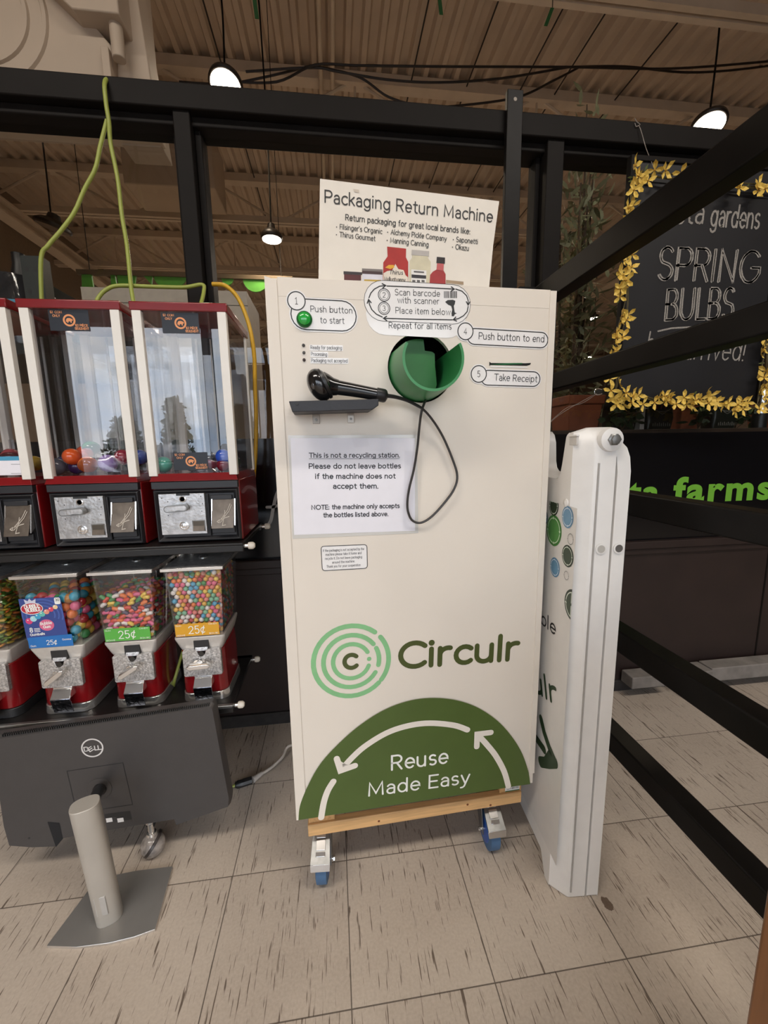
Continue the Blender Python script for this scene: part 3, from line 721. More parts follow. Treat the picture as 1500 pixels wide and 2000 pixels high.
# --- ring logo and word mark
s = M(); c = mpx(686.5, 1291.5); R1 = abs(mpx(759, 1291.5)[0]-c[0]); kk = R1/73.0
lf = mfn(.0006)
for r, wd, arcs in ((73, 9.5, ((50, 316), (-38, 38))), (54, 9, ((36, 329), (-14, 25))), (35.5, 8.5, ((27, 340),))):
    for a0, a1 in arcs: ribbon(s, A(c[0], c[1], r*kk, r*kk, a0, a1, 28), wd*.5*kk, lf, LTGREEN)
disc(s, (c[0]+34.5*kk, c[1]+1.5*kk), 4.4*kk, lf, LTGREEN)
ribbon(s, A(c[0], c[1], 13.5*kk, 13.5*kk, 45, 315, 20), 4.3*kk, mfn(.0007), OLIVE)
s.build('ring_logo', mach, smooth=False, fixn=False)
s = M(); a = mpx(782, 1303.5); b = mpx(1008, 1286.5); letter(s, 'Circulr', a, b, abs(mpx(800, 1302)[1]-mpx(800, 1256)[1]), mfn(.0006), OLIVE, .205, gap=.075)
s.build('word_mark', mach, smooth=False, fixn=False)['label'] = 'dark green lettering reading Circulr'

# --- green arch at the foot
ax_ = [(580,1600),(586,1571.5),(600.6,1534.5),(624,1492.5),(656.5,1455.5),(698.5,1418),(745.3,1387.5),(792,1369),(838.6,1362),(885.3,1365.3),(927.3,1378.3),(964.6,1401.5),(992.6,1429.5),(1016,1464.5),(1030,1502),(1034.6,1531)]
def smooth_pl(P, k=5):
    P = [Vector(p) for p in P]; Q = []
    for i in range(len(P)-1):
        p0 = P[max(i-1,0)]; p1 = P[i]; p2 = P[i+1]; p3 = P[min(i+2,len(P)-1)]
        for j in range(k):
            t = j/k; Q.append(.5*((2*p1)+(-p0+p2)*t+(2*p0-5*p1+4*p2-p3)*t*t+(-p0+3*p1-3*p2+p3)*t**3))
    return Q+[P[-1]]
arch = [mpx(*p) for p in ax_]; arch[0] = (max(.001, arch[0][0]), BZ0+.0005); arch[-1] = (arch[-1][0], BZ0+.0005)
s = M(); fillp(s, smooth_pl(arch), mfn(.003), DKGREEN)
def c8(x, y): return mpx(540+x/2.143, 1320+y/2.143)
CW = pm('cream_print', srgb(232, 224, 212), .42, var=.02)
pw = 7.0*K
ribbon(s, smooth_pl([c8(*p) for p in ((797,222),(740,203),(640,194),(550,205),(460,235),(370,290),(312,342),(272,388))]), pw, mfn(.0036), CW)
ribbon(s, [c8(252,342), c8(268,392), c8(328,371)], pw, mfn(.0037), CW); fillp(s, [c8(252,342), c8(268,392), c8(328,371), c8(290,366)], mfn(.0036), CW)
ribbon(s, smooth_pl([c8(*p) for p in ((968,458),(950,395),(915,330),(875,280),(842,245))]), pw, mfn(.0036), CW)
ribbon(s, [c8(836,292), c8(838,240), c8(895,233)], pw, mfn(.0037), CW)
ribbon(s, smooth_pl([c8(*p) for p in ((238,437),(215,475),(198,525),(187,588))]), pw, mfn(.0036), CW)
ptx(s, 'Reuse', 765, 1501.5, 873, 1487.5, 27, pm('white_print', srgb(240, 240, 234), .42), .0036, .13)
ptx(s, 'Made Easy', 720.5, 1552, 914, 1527, 24.5, MATS['white_print'], .0036, .13)
s.build('arch_graphic', mach, smooth=False, fixn=False)['label'] = 'dark green half-disc print reading Reuse Made Easy'

# --- wooden base and casters
bf = thing
s = M(MX); s.box((.020, .028, .163), (BW-.014, .047, .196), WOODP); pk = s.build('base_plank', mach, bevel=.0015)
for kx, kz in ((.44, .183), (.20, .176), (.505, .170)):
    s = M(MX); s.lathe([(.0032, 0), (.0032, .0004), (0, .0004)], (kx, .0282, kz), (0, -1, 0), pm('wood_knot', srgb(120, 70, 40), .6), n=12)
    s.build('knot', pk)
for u0, u1 in ((.022, .088), (BW-.075, BW-.012)):
    s = M(MX); s.box((u0, .034, .196), (u1, BD-.02, .247), pm('pine_end_grain', srgb(196, 152, 100), .7, var=.2, scale=120)); s.build('base_block', mach, bevel=.001)
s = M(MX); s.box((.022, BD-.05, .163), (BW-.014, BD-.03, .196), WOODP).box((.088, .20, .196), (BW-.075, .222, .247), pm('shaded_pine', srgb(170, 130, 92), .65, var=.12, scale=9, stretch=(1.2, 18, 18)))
s.build('base_plank', mach, bevel=.0015)
s = M(MX); u = mpx(986.6, 1544, .033); v2 = mpx(1014.6, 1534, .033)
s.box((u[0], .0325, u[1]-.004), (v2[0], .0335, v2[1]+.002), LABELW)
s.box((u[0], .0322, u[1]-.004), (v2[0], .0325, u[1]-.0015), pm('slot_green', srgb(28, 96, 52), .4))
xx = u[0]+.004
while xx < v2[0]-.004: s.box((xx, .0322, u[1]+.002), (xx+rnd.choice((.0006, .001, .0014)), .0325, v2[1]-.001), INK); xx += .0022
s.build('barcode_sticker', mach)
BLUE = pm('blue_rubber_tread', srgb(72, 104, 138), .6, var=.06); BLUE2 = pm('blue_hub', srgb(48, 92, 176), .35)
def caster(u0, d0, yaw, front=True):
    X2 = MX @ Matrix.Translation((u0, d0, 0)) @ Matrix.Rotation(yaw, 4, 'Z')
    ro = thing_part('caster', X2)
    return ro
def thing_part(name, X2):
    s = M(X2)                                   # fork plate, swivel, legs; local -Y points the way the wheel trails
    s.box((-.034, -.034, .158), (.034, .034, .1625), ZINC); s.cyl((0, 0, .150), (0, 0, .158), .026, ZINC)
    for sx in (-1, 1):
        s.loft([[(sx*.021, -.028, .148), (sx*.021, .024, .148), (sx*.024, .024, .148), (sx*.024, -.028, .148)], [(sx*.021, -.052, .046), (sx*.021, -.024, .046), (sx*.024, -.024, .046), (sx*.024, -.052, .046)]], ZINC)
    s.box((-.024, -.034, .144), (.024, .026, .150), ZINC)
    s.cyl((-.032, -.037, .052), (.032, -.037, .052), .005, CHROME, n=12); s.cyl((.027, -.037, .052), (.033, -.037, .052), .0085, CHROME, n=6)
    root = s.build('caster', mach, bevel=.001)
    s = M(X2); s.lathe([(.012, -.0155), (.043, -.0155), (.0515, -.013), (.052, 0), (.0515, .013), (.043, .0155), (.012, .0155)], (0, -.037, .052), (1, 0, 0), BLUE, n=36)
    s.lathe([(.005, -.0165), (.034, -.0165), (.034, .0165), (.005, .0165)], (0, -.037, .052), (1, 0, 0), BLUE2, n=28); s.build('wheel', root)['label'] = 'blue caster wheel'
    s = M(X2)                                   # brake pedal sloping down over the wheel
    a = [(-.022, -.036, .140), (.022, -.036, .140), (.022, -.036, .136), (-.022, -.036, .136)]
    b = [(-.025, -.094, .100), (.025, -.094, .100), (.025, -.094, .096), (-.025, -.094, .096)]
    s.loft([a, b], ZINC); s.loft([[(-.025, -.094, .100), (.025, -.094, .100), (.025, -.090, .096), (-.025, -.090, .096)], [(-.024, -.099, .084), (.024, -.099, .084), (.024, -.095, .084), (-.024, -.095, .084)]], CHROME)
    for t0, t1 in ((.12, .26), (.34, .62), (.68, .80)):
        f = lambda t, hh: [(x_, -.036-.058*t, .140-.040*t+hh) for x_ in (-.012, .012)]
        p = f(t0, .001)+f(t1, .001)[::-1]; p2 = f(t0, .004)+f(t1, .0025)[::-1]; s.loft([p, p2], CHROME)
    s.box((-.013, -.060, .118), (.013, -.056, .1222), INK)
    s.build('brake_pedal', root, bevel=.0008)
    return root
caster(.056, .100, math.radians(-6)); caster(BW-.084, .108, math.radians(-2))
caster(.060, BD-.075, math.radians(160)); caster(BW-.078, BD-.075, math.radians(200))

# --- hand scanner lying on its shelf, with its lead looping back into the machine
scn = thing('barcode_scanner', MO+mu*.12-md*.06+mz*1.245, 'black handheld barcode scanner lying on the small shelf, its grey lead looping down the cabinet', 'scanner')
SP = lambda x, y, d: MX @ dpt(x, y, d)
GLB = pm('gloss_black_plastic', srgb(22, 22, 23), .16, coat=.5)
s = M()
hd = SP(628, 752, .045); hx = (SP(645, 745, .045)-SP(612, 752, .045)).normalized()
rot = hx.to_track_quat('X', 'Z').to_matrix()
tops = [SP(612, 753, .045), SP(622, 752, .045), SP(634, 751, .045), SP(645, 752, .045), SP(655, 755, .045)]
def oval_ring(c, d, ra, rb, n=24, tilt=0.0):
    d = d.normalized(); up = Vector((0, 0, 1)); sd = d.cross(up).normalized(); up = sd.cross(d)
    return [c + sd*(rb*math.cos(2*PI*i/n)) + up*(ra*math.sin(2*PI*i/n)) + d*(tilt*math.sin(2*PI*i/n)) for i in range(n)]
hq = (Matrix.Rotation(math.radians(-14), 3, md) @ Matrix((hx, md, hx.cross(md))).transposed())
s.ball(SP(624, 752, .047), 30*K, GLB, n=28, k=18, sc_=(.70, .88, 1.0), rot=hq)
dd = (SP(660, 757, .045)-SP(630, 752, .045)).normalized()
s.loft([oval_ring(SP(x, y, .046), dd, r*K, r*K*.86) for x, y, r in ((630, 752, 24), (640, 753.5, 20.5), (650, 755.5, 16), (660, 757, 14))], GLB)
s.build('scanner_head', scn)
s = M(); tq = Matrix.Translation(SP(633, 750, .047)) @ (hq.to_4x4()); s.xf = tq; s.lathe([(26.5*K, -.003), (28.2*K, -.002), (28.2*K, .003), (26*K, .0045)], (0, 0, 0), (1, 0, 0), BLACKP, n=30); s.build('bumper_ring', scn)
s = M(); s.ball(SP(613, 751, .066), 9.5*K, pm('scan_window', srgb(64, 62, 62), .08, coat=1), sc_=(.5, .5, 1)); s.build('scan_window', scn)
s = M(); hp = [(640, 753, 15), (660, 757, 14), (685, 761, 13), (710, 765.5, 12.3), (738, 771, 12)]
dd = (SP(738, 771, .05)-SP(640, 753, .045)).normalized()
s.loft([oval_ring(SP(x, y, .046), dd, r*K*.95, r*K*.85) for x, y, r in hp], GLB); s.build('handle', scn)
s = M(); s.loft([oval_ring(SP(x, y, .046), dd, r*K, r*K*.9) for x, y, r in ((735, 770, 12.6), (750, 773, 12.6), (754, 774, 11), (757, 774.5, 5))], BLACKP); s.build('cable_collar', scn, bevel=.001)
s = M(); cab = [(757, 773, .046), (775, 776, .044), (797, 783, .038), (822, 796, .03), (843, 818, .022), (865, 853, .014), (885, 900, .012), (893, 930, .012), (887, 955, .012), (868, 982, .012), (843, 1009, .012), (822, 1021, .012), (806, 1017, .012), (798, 1003, .012), (795.5, 984, .012), (799, 955, .012), (808, 918, .013), (815, 875, .016), (819, 835, .022), (823, 805, .03), (829, 787, .02), (832, 780, .0)]
s.tube([SP(*q) for q in cab], .0026, pm('dark_grey_cable', srgb(52, 49, 47), .4), n=8); s.build('cable', scn)
s = M(); s.tube([SP(*q) for q in cab[:4]], lambda t: .0042-.0012*t, BLACKP, n=8); s.build('strain_relief', scn)

# =================================================================== FOLDED SANDWICH BOARD
SO = Vector((.515, .83, 0)); sw = Vector((.063, .998, 0)).normalized(); sn = Vector((sw.y, -sw.x, 0))
SX = Matrix((sw, sn, mz)).transposed().to_4x4(); SX.translation = SO       # local: w along the board, n towards the right, z up
WP = pm('white_moulded_plastic', srgb(232, 229, 224), .36, var=.02, bump=.08, bscale=200)
sb = thing('sandwich_board', SO+sw*.28+sn*.06, 'folded white plastic sandwich board standing against the right side of the cream machine', 'sign board')
def spx(x, y): P = atp(x, y, SO, sn)-SO; return (P.dot(sw), P.z)
W0, W1 = -.035, .42
def outline(ins, top=1.165):
    i = ins; P = []
    P += [(W0+i, 0), (W0+i, 1.105-i*.3)]
    P += [(W0+i*.8+.006, 1.135-i*.4), (W0+i*.6+.018, 1.155-i*.4), (W0+.034, top-i*.3)]
    P += [(.018, top-i*.3), (.026, top-.008-i*.2), (.030, 1.145), (.042, 1.085), (.048, 1.068-i*.1), (.060, 1.058-i*.2)]
    P += [(.205, 1.058-i*.2), (.219, 1.068-i*.1), (.226, 1.085), (.232, 1.135), (.242, top-.010), (.258, top-i*.3)]
    P += [(W1-i-.055, top-i*.3), (W1-i-.025, 1.150-i*.3), (W1-i-.008, 1.125-i*.2), (W1-i, 1.095), (W1-i, 0)]
    P += [(W1-.055, 0), (W1-.075, .035), (W1-.085, .055), (W0+.085, .055), (W0+.075, .035), (W0+.058, 0)]
    return P
def board(n0, n1, nm, chamf, drop=0.0, far=0.0):
    s = M(SX); o0 = outline(.034); o1 = [(a+(far if .2 < a < .3 and b > .5 else 0), b-drop*max(0, min(1, (b-.95)/.1))) for a, b in outline(0)]
    a = [(p[0], n0, p[1]) for p in (o0 if chamf else o1)]; b = [(p[0], n0+(.034 if chamf else .004), p[1]) for p in o1]; c = [(p[0], n1, p[1]) for p in o1]
    s.loft([a, b, c], WP, cap=False)
    for ring, flip in ((a, 0), (c, 1)):
        tri = geometry.tessellate_polygon([[Vector((p[0], p[2], 0)) for p in ring]]); s.add(ring, [tuple(t) for t in tri], WP)
    return s.build(nm, sb, bevel=.006, seg=3, angle=50)
p1 = board(0, .077, 'panel', True); p1['label'] = 'front leaf of the folded board'
p2 = board(.082, .111, 'panel', False, .034, .075)
s = M(SX); s.box((W0-.002, .038, .02), (W0+.0005, .0415, 1.09), pm('seam_grey', srgb(170, 166, 160), .5)); s.build('seam', p1)
s = M(SX); s.lathe([(.0, .0), (.026, 0), (.024, .012), (.012, .016), (0, .016)], (W0+.006, .062, 1.138), (-1, 0, 0), WP, n=20); s.build('hinge_knuckle', p1)
s = M(SX); s.lathe([(.013, 0), (.013, .004), (.010, .006), (.010, .011), (.004, .012), (0, .012)], (W0-.010, .062, 1.138), (-1, 0, 0), ZINC, n=6); s.build('hinge_bolt', sb)
for nn_, mm in ((.056, pm('plug_grey', srgb(186, 182, 174), .3)), (.096, pm('plug_hole', srgb(96, 92, 88), .5))):
    s = M(SX); s.lathe([(.012, 0), (.012, .0015), (.0085, .002)], (W0-.001, nn_, .905), (-1, 0, 0), WP, n=20); s.lathe([(.0085, 0), (.0085, .0022), (0, .0022)], (W0-.001, nn_, .905), (-1, 0, 0), mm, n=16); s.build('plug', sb)
s = M(SX); s.lathe([(.010, 0), (.009, .003), (.004, .005), (0, .0055)], (.014, .001, 1.0), (0, -1, 0), WP, n=18); s.build('moulded_knob', sb)
s = M(SX); s.box((-.016, -.001, 1.128), (.014, .004, 1.146), pm('recess_grey', srgb(206, 202, 196), .5)); s.box((-.018, -.003, 1.146), (.016, .004, 1.150), WP); s.build('carry_grip', sb, bevel=.0008)
# printed insert on the left face
sfn = lambda h: (lambda a, b: SX @ Vector((a, -h, b)))
s = M(); INS = pm('insert_print_white', srgb(224, 221, 216), .4, var=.02)
w0i = spx(1128, 1000)[0]; zt = spx(1100, 985)[1]
fillp(s, [(w0i, .10), (w0i, zt), (W1-.03, zt), (W1-.03, .10)], sfn(.0012), INS)
ins = s.build('insert', sb, smooth=False, fixn=False)
def ring_sign(cx, cy, hw, col, inner, arr, fill=True):
    """a circle with a broken arrow ring; cx, cy centre and hw half width in picture pixels"""
    s = M(); c = spx(cx, cy); r = abs(spx(cx, cy-hw*1.75)[1]-c[1])
    cm = pm('ring_%02x%02x%02x' % col, srgb(*col), .4); am = pm('arrow_%02x%02x%02x' % arr, srgb(*arr), .4)
    def clip(p): return (max(p[0], w0i), min(p[1], zt))
    if fill: fillp(s, [clip((c[0]+r*math.cos(2*PI*i/32), c[1]+r*math.sin(2*PI*i/32))) for i in range(32)], sfn(.0018), cm)
    if inner: fillp(s, [clip((c[0]+r*.8*math.cos(2*PI*i/32), c[1]+r*.8*math.sin(2*PI*i/32))) for i in range(32)], sfn(.0021), pm('ringfill_%02x%02x%02x' % inner, srgb(*inner), .4))
    for k in range(4):
        pts = [clip(p) for p in A(c[0], c[1], r*.8, r*.8, 90*k+8, 90*k+82, 12)]; ribbon(s, pts, r*.035, sfn(.0024), am)
        e = Vector(A(c[0], c[1], r*.8, r*.8, 90*k+88, 90*k+88, 1)[0]); t = math.radians(90*k+88+90); d = Vector((math.cos(t), math.sin(t))); n_ = Vector((-d.y, d.x))
        fillp(s, [clip(e+d*r*.09), clip(e-d*r*.08+n_*r*.11), clip(e-d*r*.08-n_*r*.11)], sfn(.0025), am)
    s.build('ring_mark', ins, smooth=False, fixn=False)
ring_sign(1083, 1036, 17.5, (74, 134, 66), (92, 152, 82), (206, 232, 196)); ring_sign(1110, 1010, 12.5, (96, 140, 172), (110, 152, 182), (224, 236, 244))
ring_sign(1083, 988, 11, (42, 56, 40), (50, 66, 48), (222, 230, 216)); ring_sign(1110, 1086, 12.5, (40, 54, 38), (52, 68, 50), (222, 230, 216))
ring_sign(1085, 1108, 11, (88, 134, 168), (104, 148, 178), (224, 236, 244)); ring_sign(1116, 1053, 7.5, (0, 0, 0), None, (70, 70, 68), False)
ring_sign(1108, 1124, 6, (0, 0, 0), None, (70, 70, 68), False); ring_sign(1064, 1010, 9, (58, 96, 118), (70, 112, 136), (224, 236, 244)); ring_sign(1120, 1183, 18, (42, 56, 40), (56, 72, 54), (222, 230, 216))
s = M()
def stx(t, x0, y0, x1, y1, cap, m, wgt):
    a = spx(x0, y0); b = spx(x1, y1); letter(s, t, (-a[0], a[1]), (-b[0], b[1]), abs(spx(x0, y0-cap)[1]-a[1]), lambda u, v_: sfn(.002)(-u, v_), m, wgt)
stx('ble', 1059, 1218, 1086, 1240, 24, INK, .14); 
DG2 = pm('board_dark_green', srgb(40, 64, 38), .4)
s.build('insert_lettering', ins, smooth=False, fixn=False)['label'] = 'thin black lettering ending in ble'
s = M(); stx('ulr', 1046, 1348, 1088, 1375, 36, DG2, .20); s.build('insert_lettering', ins, smooth=False, fixn=False)['label'] = 'bold dark green lettering ending in ulr'
s = M(); ar = [spx(*p) for p in ((1058, 1404), (1064, 1430), (1074, 1460), (1086, 1488))]; ww = .011
ribbon(s, ar, ww, sfn(.002), DG2); ribbon(s, [spx(1030, 1405), spx(1046, 1438), spx(1064, 1464)], ww, sfn(.002), DG2); ribbon(s, [spx(1057, 1488), spx(1072, 1490), spx(1086, 1489)], ww*1.2, sfn(.0021), DG2)
fillp(s, [spx(1062,1481), spx(1074,1462), spx(1086,1489)], sfn(.002), DG2)
s.build('arrow_print', ins, smooth=False, fixn=False)

# =================================================================== BLACK RAILING ON THE RIGHT
RB = pm('black_painted_steel', srgb(20, 18, 17), .42, var=.25, scale=14, spec=.15)
rl = thing('railing', (.70, 1.55, 0), 'black steel railing of five bars running from the partition toward the viewer', 'railing')
for zb, zt_, lab in ((1.597, 1.668, 'top bar of the railing'), (1.305, 1.358, None), (.954, 1.01, None), (.594, .652, None), (.304, .358, None)):
    s = M(); s.box((.715, -.25, zb), (.765, 1.53, zt_), RB); o = s.build('rail', rl, bevel=.004)
    if lab: o['label'] = lab
s = M(); s.box((.640, 1.532, 0), (.697, 1.552, 2.335), RB); s.box((.697, 1.512, .28), (.77, 1.552, 1.70), RB); ps = s.build('post', rl, bevel=.002)
s = M(); s.lathe([(.006, 0), (.006, .001), (0, .001)], (.668, 1.532, 2.305), (0, -1, 0), pm('bolt_hole_light', srgb(150, 140, 128), .5), n=14); s.build('bolt_hole', ps)
s = M(); s.box((.715, -.25, 0), (.765, -.20, 1.67), RB); s.build('post', rl, bevel=.004)

# wooden bin whose corner shows at the lower right
s = M(); BR = pm('varnished_brown_wood', srgb(132, 84, 44), .4, var=.25, scale=5, stretch=(16, 16, 1.2), coat=.3)
P = at(1453, 2000, .25)
tag(M().loft([[(P.x, .25, 0), (.69, .22, 0), (.69, -.2, 0), (P.x+.01, -.2, 0)], [(P.x, .25, .86), (.69, .22, .86), (.69, -.2, .86), (P.x+.01, -.2, .86)]], BR).build('wooden_bin', bevel=.004), 'varnished brown wooden bin whose upright edge shows at the lower right corner', 'bin')

# =================================================================== VENDING STAND
VY = 1.12
stand = thing('vending_stand', (-.70, 1.3, 0), 'black two-tier vending stand with chrome pipes carrying the red candy and capsule machines', 'stand')
SHB = pm('black_shelf_steel', srgb(26, 25, 25), .35, var=.15)
VB = .887; LB = .418
for z0, y0, y1, x1 in ((VB-.014, 1.10, 1.40, -.246), (LB-.013, 1.10, 1.38, -.306)):
    s = M(); s.box((-1.36, y0, z0), (x1, y1, z0+.012), SHB); s.box((-1.36, y0-.006, z0-.012), (x1, y0+.004, z0+.006), SHB); s.box((-1.36, y0-.007, z0+.006), (x1, y0+.004, z0+.0125), SHB if z0 > .6 else ZINC); s.box((-1.36, y1-.02, z0-.012), (x1, y1, z0+.012), SHB)
    s.build('shelf', stand, bevel=.002)
    for yy in (y0+.012, y1-.012):
        s = M(); s.cyl((x1, yy, z0), (x1+.014, yy, z0), .006, CHROME, n=10); s.lathe([(.009, 0), (.010, .004), (.010, .012), (.006, .017), (0, .018)], (x1+.010, yy, z0), (1, 0, 0), pm('cream_end_cap', srgb(222, 214, 200), .4), n=16); s.build('end_cap', stand)
for px_ in (-.495, -1.16):
    for dx in (0, .034):
        s = M(); s.cyl((px_+dx, 1.335, .10), (px_+dx, 1.335, VB-.02), .0125, CHROME); s.build('pipe', stand)
for fx in (-.545, -1.24):
    s = M(); s.tube([(fx, 1.06, .40), (fx, 1.06, .25), (fx, 1.06, .105)], .011, CHROME, smooth=2); s.tube([(fx, 1.06, .10), (fx, 1.50, .10)], .014, SHB); s.build('foot_tube', stand)
    for cy in (1.062, 1.49):
        s = M(); s.cyl((fx, cy, .064), (fx, cy, .10), .008, CHROME); s.lathe([(.012, 0), (.014, .004), (.012, .010)], (fx, cy, .062), (0, 0, 1), CHROME); r_ = s.build('caster', stand)
        s = M(); s.ball((fx, cy, .032), .032, pm('mottled_grey_caster', srgb(150, 142, 136), .22, var=.4, scale=60, coat=.5), n=22, k=14); s.build('caster_ball', r_)
        s = M(); q = Matrix.Translation((fx, cy, .034)) @ Matrix.Rotation(math.radians(38), 4, 'Y'); s.xf = q; s.lathe([(.033, -.004), (.0345, -.003), (.0345, .003), (.033, .004)], (0, 0, 0), (1, 0, 0), pm('caster_band', srgb(62, 56, 54), .35), n=26); s.build('caster_band', r_)

# ------------------------------------------------------------------- capsule machines
ACR = glass('clear_acrylic', (.97, .97, .975), 1.5, 2.5)
WPOST = pm('white_aluminium_post', srgb(228, 224, 216), .35, var=.02)
FASC = pm('black_fascia_plastic', srgb(36, 36, 39), .40, var=.06)
DULLM = pm('dull_metal_flap', srgb(118, 106, 94), .35, .8, var=.25, scale=40)
PITTED = pm('pitted_zinc', srgb(200, 198, 196), .3, .85, var=.22, scale=60, bump=.3, bscale=150)
CW_, CD_ = .221, .25
STK = pm('sticker_black', srgb(18, 20, 28), .35); STKO = pm('sticker_orange', srgb(226, 150, 96), .45)
def coin_sticker(s, x0, x1, z0, z1, y):
    fn = lambda h: (lambda a, b: Vector((a, y-h, b)))
    fillp(s, [(x0, z0), (x1, z0), (x1, z1), (x0, z1)], fn(0), STK); w = x1-x0; h = z1-z0
    c = (x0+w*.5, z0+h*.5); r = h*.29
    disc(s, c, r*1.0, fn(.0003), STKO); disc(s, c, r*.70, fn(.0005), STK); 
    bear = [(-.55,-.30),(-.50,.10),(-.30,.36),(.10,.40),(.40,.30),(.66,.10),(.60,-.05),(.42,-.10),(.40,-.42),(.22,-.42),(.20,-.18),(-.12,-.18),(-.16,-.42),(-.36,-.42),(-.36,-.22)]
    fillp(s, [(c[0]+a*r*.95, c[1]+b*r*.95) for a, b in bear], fn(.0007), STKO)
    letter(s, '$2', (x0+w*.05, z1-h*.17), (x0+w*.12, z1-h*.17), h*.10, fn(.0003), STKO, .2); letter(s, 'COIN', (x0+w*.17, z1-h*.17), (x0+w*.34, z1-h*.17), h*.10, fn(.0003), STKO, .2); letter(s, 'ONLY', (x0+w*.10, z1-h*.34), (x0+w*.28, z1-h*.34), h*.10, fn(.0003), STKO, .2)
    letter(s, '$2 PIÈCE', (x0+w*.64, z0+h*.22), (x0+w*.95, z0+h*.22), h*.10, fn(.0003), STKO, .2); letter(s, 'SEULEMENT', (x0+w*.62, z0+h*.07), (x0+w*.97, z0+h*.07), h*.10, fn(.0003), STKO, .2)
def capsule_machine(x0, label, stickers, extra=None):
    t = thing('capsule_vending_machine', (x0+CW_/2, VY+CD_/2, VB), label, 'vending machine', 'capsule machines on the upper tier')
    X0, X1, Y0, Y1 = x0, x0+CW_, VY, VY+CD_
    zs, zg, zr = 1.052, 1.072, 1.470
    s = M(); ov = .004                                       # red metal roof with folded edge
    s.loft([[(X0-ov, Y0-ov, zr), (X1+ov, Y0-ov, zr), (X1+ov, Y1+ov, zr), (X0-ov, Y1+ov, zr)], [(X0-ov, Y0-ov, zr+.020), (X1+ov, Y0-ov, zr+.020), (X1+ov, Y1+ov, zr+.020), (X0-ov, Y1+ov, zr+.020)], [(X0+.03, Y0+.05, zr+.034), (X1-.03, Y0+.05, zr+.034), (X1-.03, Y1-.02, zr+.034), (X0+.03, Y1-.02, zr+.034)]], REDP)
    s.build('roof', t, bevel=.002)
    for i, (xa, ya) in enumerate(((X0, Y0), (X1-.021, Y0), (X0, Y1-.016), (X1-.021, Y1-.016))):
        s = M(); s.box((xa, ya-.003, zg-.006), (xa+.021, ya+.014, zr), WPOST); s.build('corner_post', t, bevel=.0012)
    for a, b, nm in (((X0+.018, Y0+.004, zg), (X1-.018, Y0+.007, zr), 'glass_pane'), ((X0+.003, Y0+.014, zg), (X0+.006, Y1-.014, zr), 'glass_pane'), ((X1-.006, Y0+.014, zg), (X1-.003, Y1-.014, zr), 'glass_pane'), ((X0+.018, Y1-.008, zg), (X1-.018, Y1-.005, zr), 'glass_pane')):
        s = M(); s.box(a, b, ACR); s.build(nm, t, smooth=False)
    s = M(); s.loft([[(X0, Y0-.004, zs), (X1, Y0-.004, zs), (X1, Y1, zs), (X0, Y1, zs)], [(X0+.006, Y0+.002, zg), (X1-.006, Y0+.002, zg), (X1-.006, Y1-.002, zg), (X0+.006, Y1-.002, zg)]], REDP); s.build('tray_rim', t, bevel=.001)
    s = M(); s.box((X0, Y0+.012, VB), (X1, Y1, zs), REDP); s.build('body', t, bevel=.003)
    # moulded black fascia with a sloping frame
    s = M(); y = Y0
    s.box((X0+.002, y-.002, zs-.020), (X1-.002, y+.014, zs-.001), FASC)
    fr = lambda i, yy: [(X0+.003+i, yy, VB+.002+i), (X1-.003-i, yy, VB+.002+i), (X1-.003-i, yy, zs-.022-i), (X0+.003+i, yy, zs-.022-i)]
    s.loft([fr(0, y+.012), fr(0, y+.004), fr(.004, y-.002), fr(.013, y+.008)], FASC, cap=False); q = fr(.013, y+.008); s.add(q, [(0, 1, 2, 3)], FASC)
    s.box((X0+.138, y-.0005, VB+.016), (X0+.141, y+.010, zs-.036), FASC); s.box((X0+.144, y+.000, VB+.022), (X1-.018, y+.009, VB+.040), FASC); s.box((X0+.146, y+.001, zs-.052), (X1-.020, y+.009, zs-.040), FASC)
    fa = s.build('fascia', t, bevel=.0012)
    # coin mechanism
    cx0, cx1, cz0, cz1 = X0+.018, X0+.132, VB+.024, VB+.132
    s = M(); s.box((cx0, y-.004, cz0), (cx1, y+.009, cz1), PITTED); s.box((cx0+.044, y-.0046, cz1-.005), (cx0+.078, y-.003, cz1+.001), INK)
    for hx_, hz_ in ((.008, .098), (.022, .088), (.020, .052), (.106, .100), (.108, .080), (.105, .060)):
        s.lathe([(.0014, 0), (.0014, .0006), (0, .0006)], (cx0+hx_, y-.004, cz0+hz_), (0, -1, 0), INK, n=8)
    cm_ = s.build('coin_plate', t, bevel=.0015)
    s = M(); s.lathe([(.0085, 0), (.0085, .003), (.006, .004), (.006, .001)], (cx0+.060, y-.004, cz0+.094), (0, -1, 0), CHROME, n=18); s.lathe([(.006, .0015), (0, .0015)], (cx0+.060, y-.004, cz0+.094), (0, -1, 0), pm('dark_slot', srgb(48, 44, 38), .6), n=14); s.build('coin_slot', cm_)
    s = M(); s.prism([tuple(p) for p in pill_pts((cx0+.025, cz0+.070), (cx0+.066, cz0+.072), .0088)], lambda a, b, h: Vector((a, y-.004-h, b)), .004, .018, ZINC); s.cyl((cx0+.048, y-.002, cz0+.071), (cx0+.048, y-.01, cz0+.071), .008, ZINC)
    s.prism([tuple(p) for p in pill_pts((cx0+.025, cz0+.070), (cx0+.066, cz0+.072), .0064)], lambda a, b, h: Vector((a, y-.022-h, b)), 0, .0006, PITTED); s.build('turn_handle', cm_, bevel=.001)
    s = M(); s.lathe([(.0115, 0), (.0115, .003), (.0085, .004), (.0085, .002), (.006, .002), (.006, .005), (.003, .006), (0, .006)], (cx0+.058, y-.004, cz0+.023), (0, -1, 0), CHROME, n=22); s.build('lock', cm_)
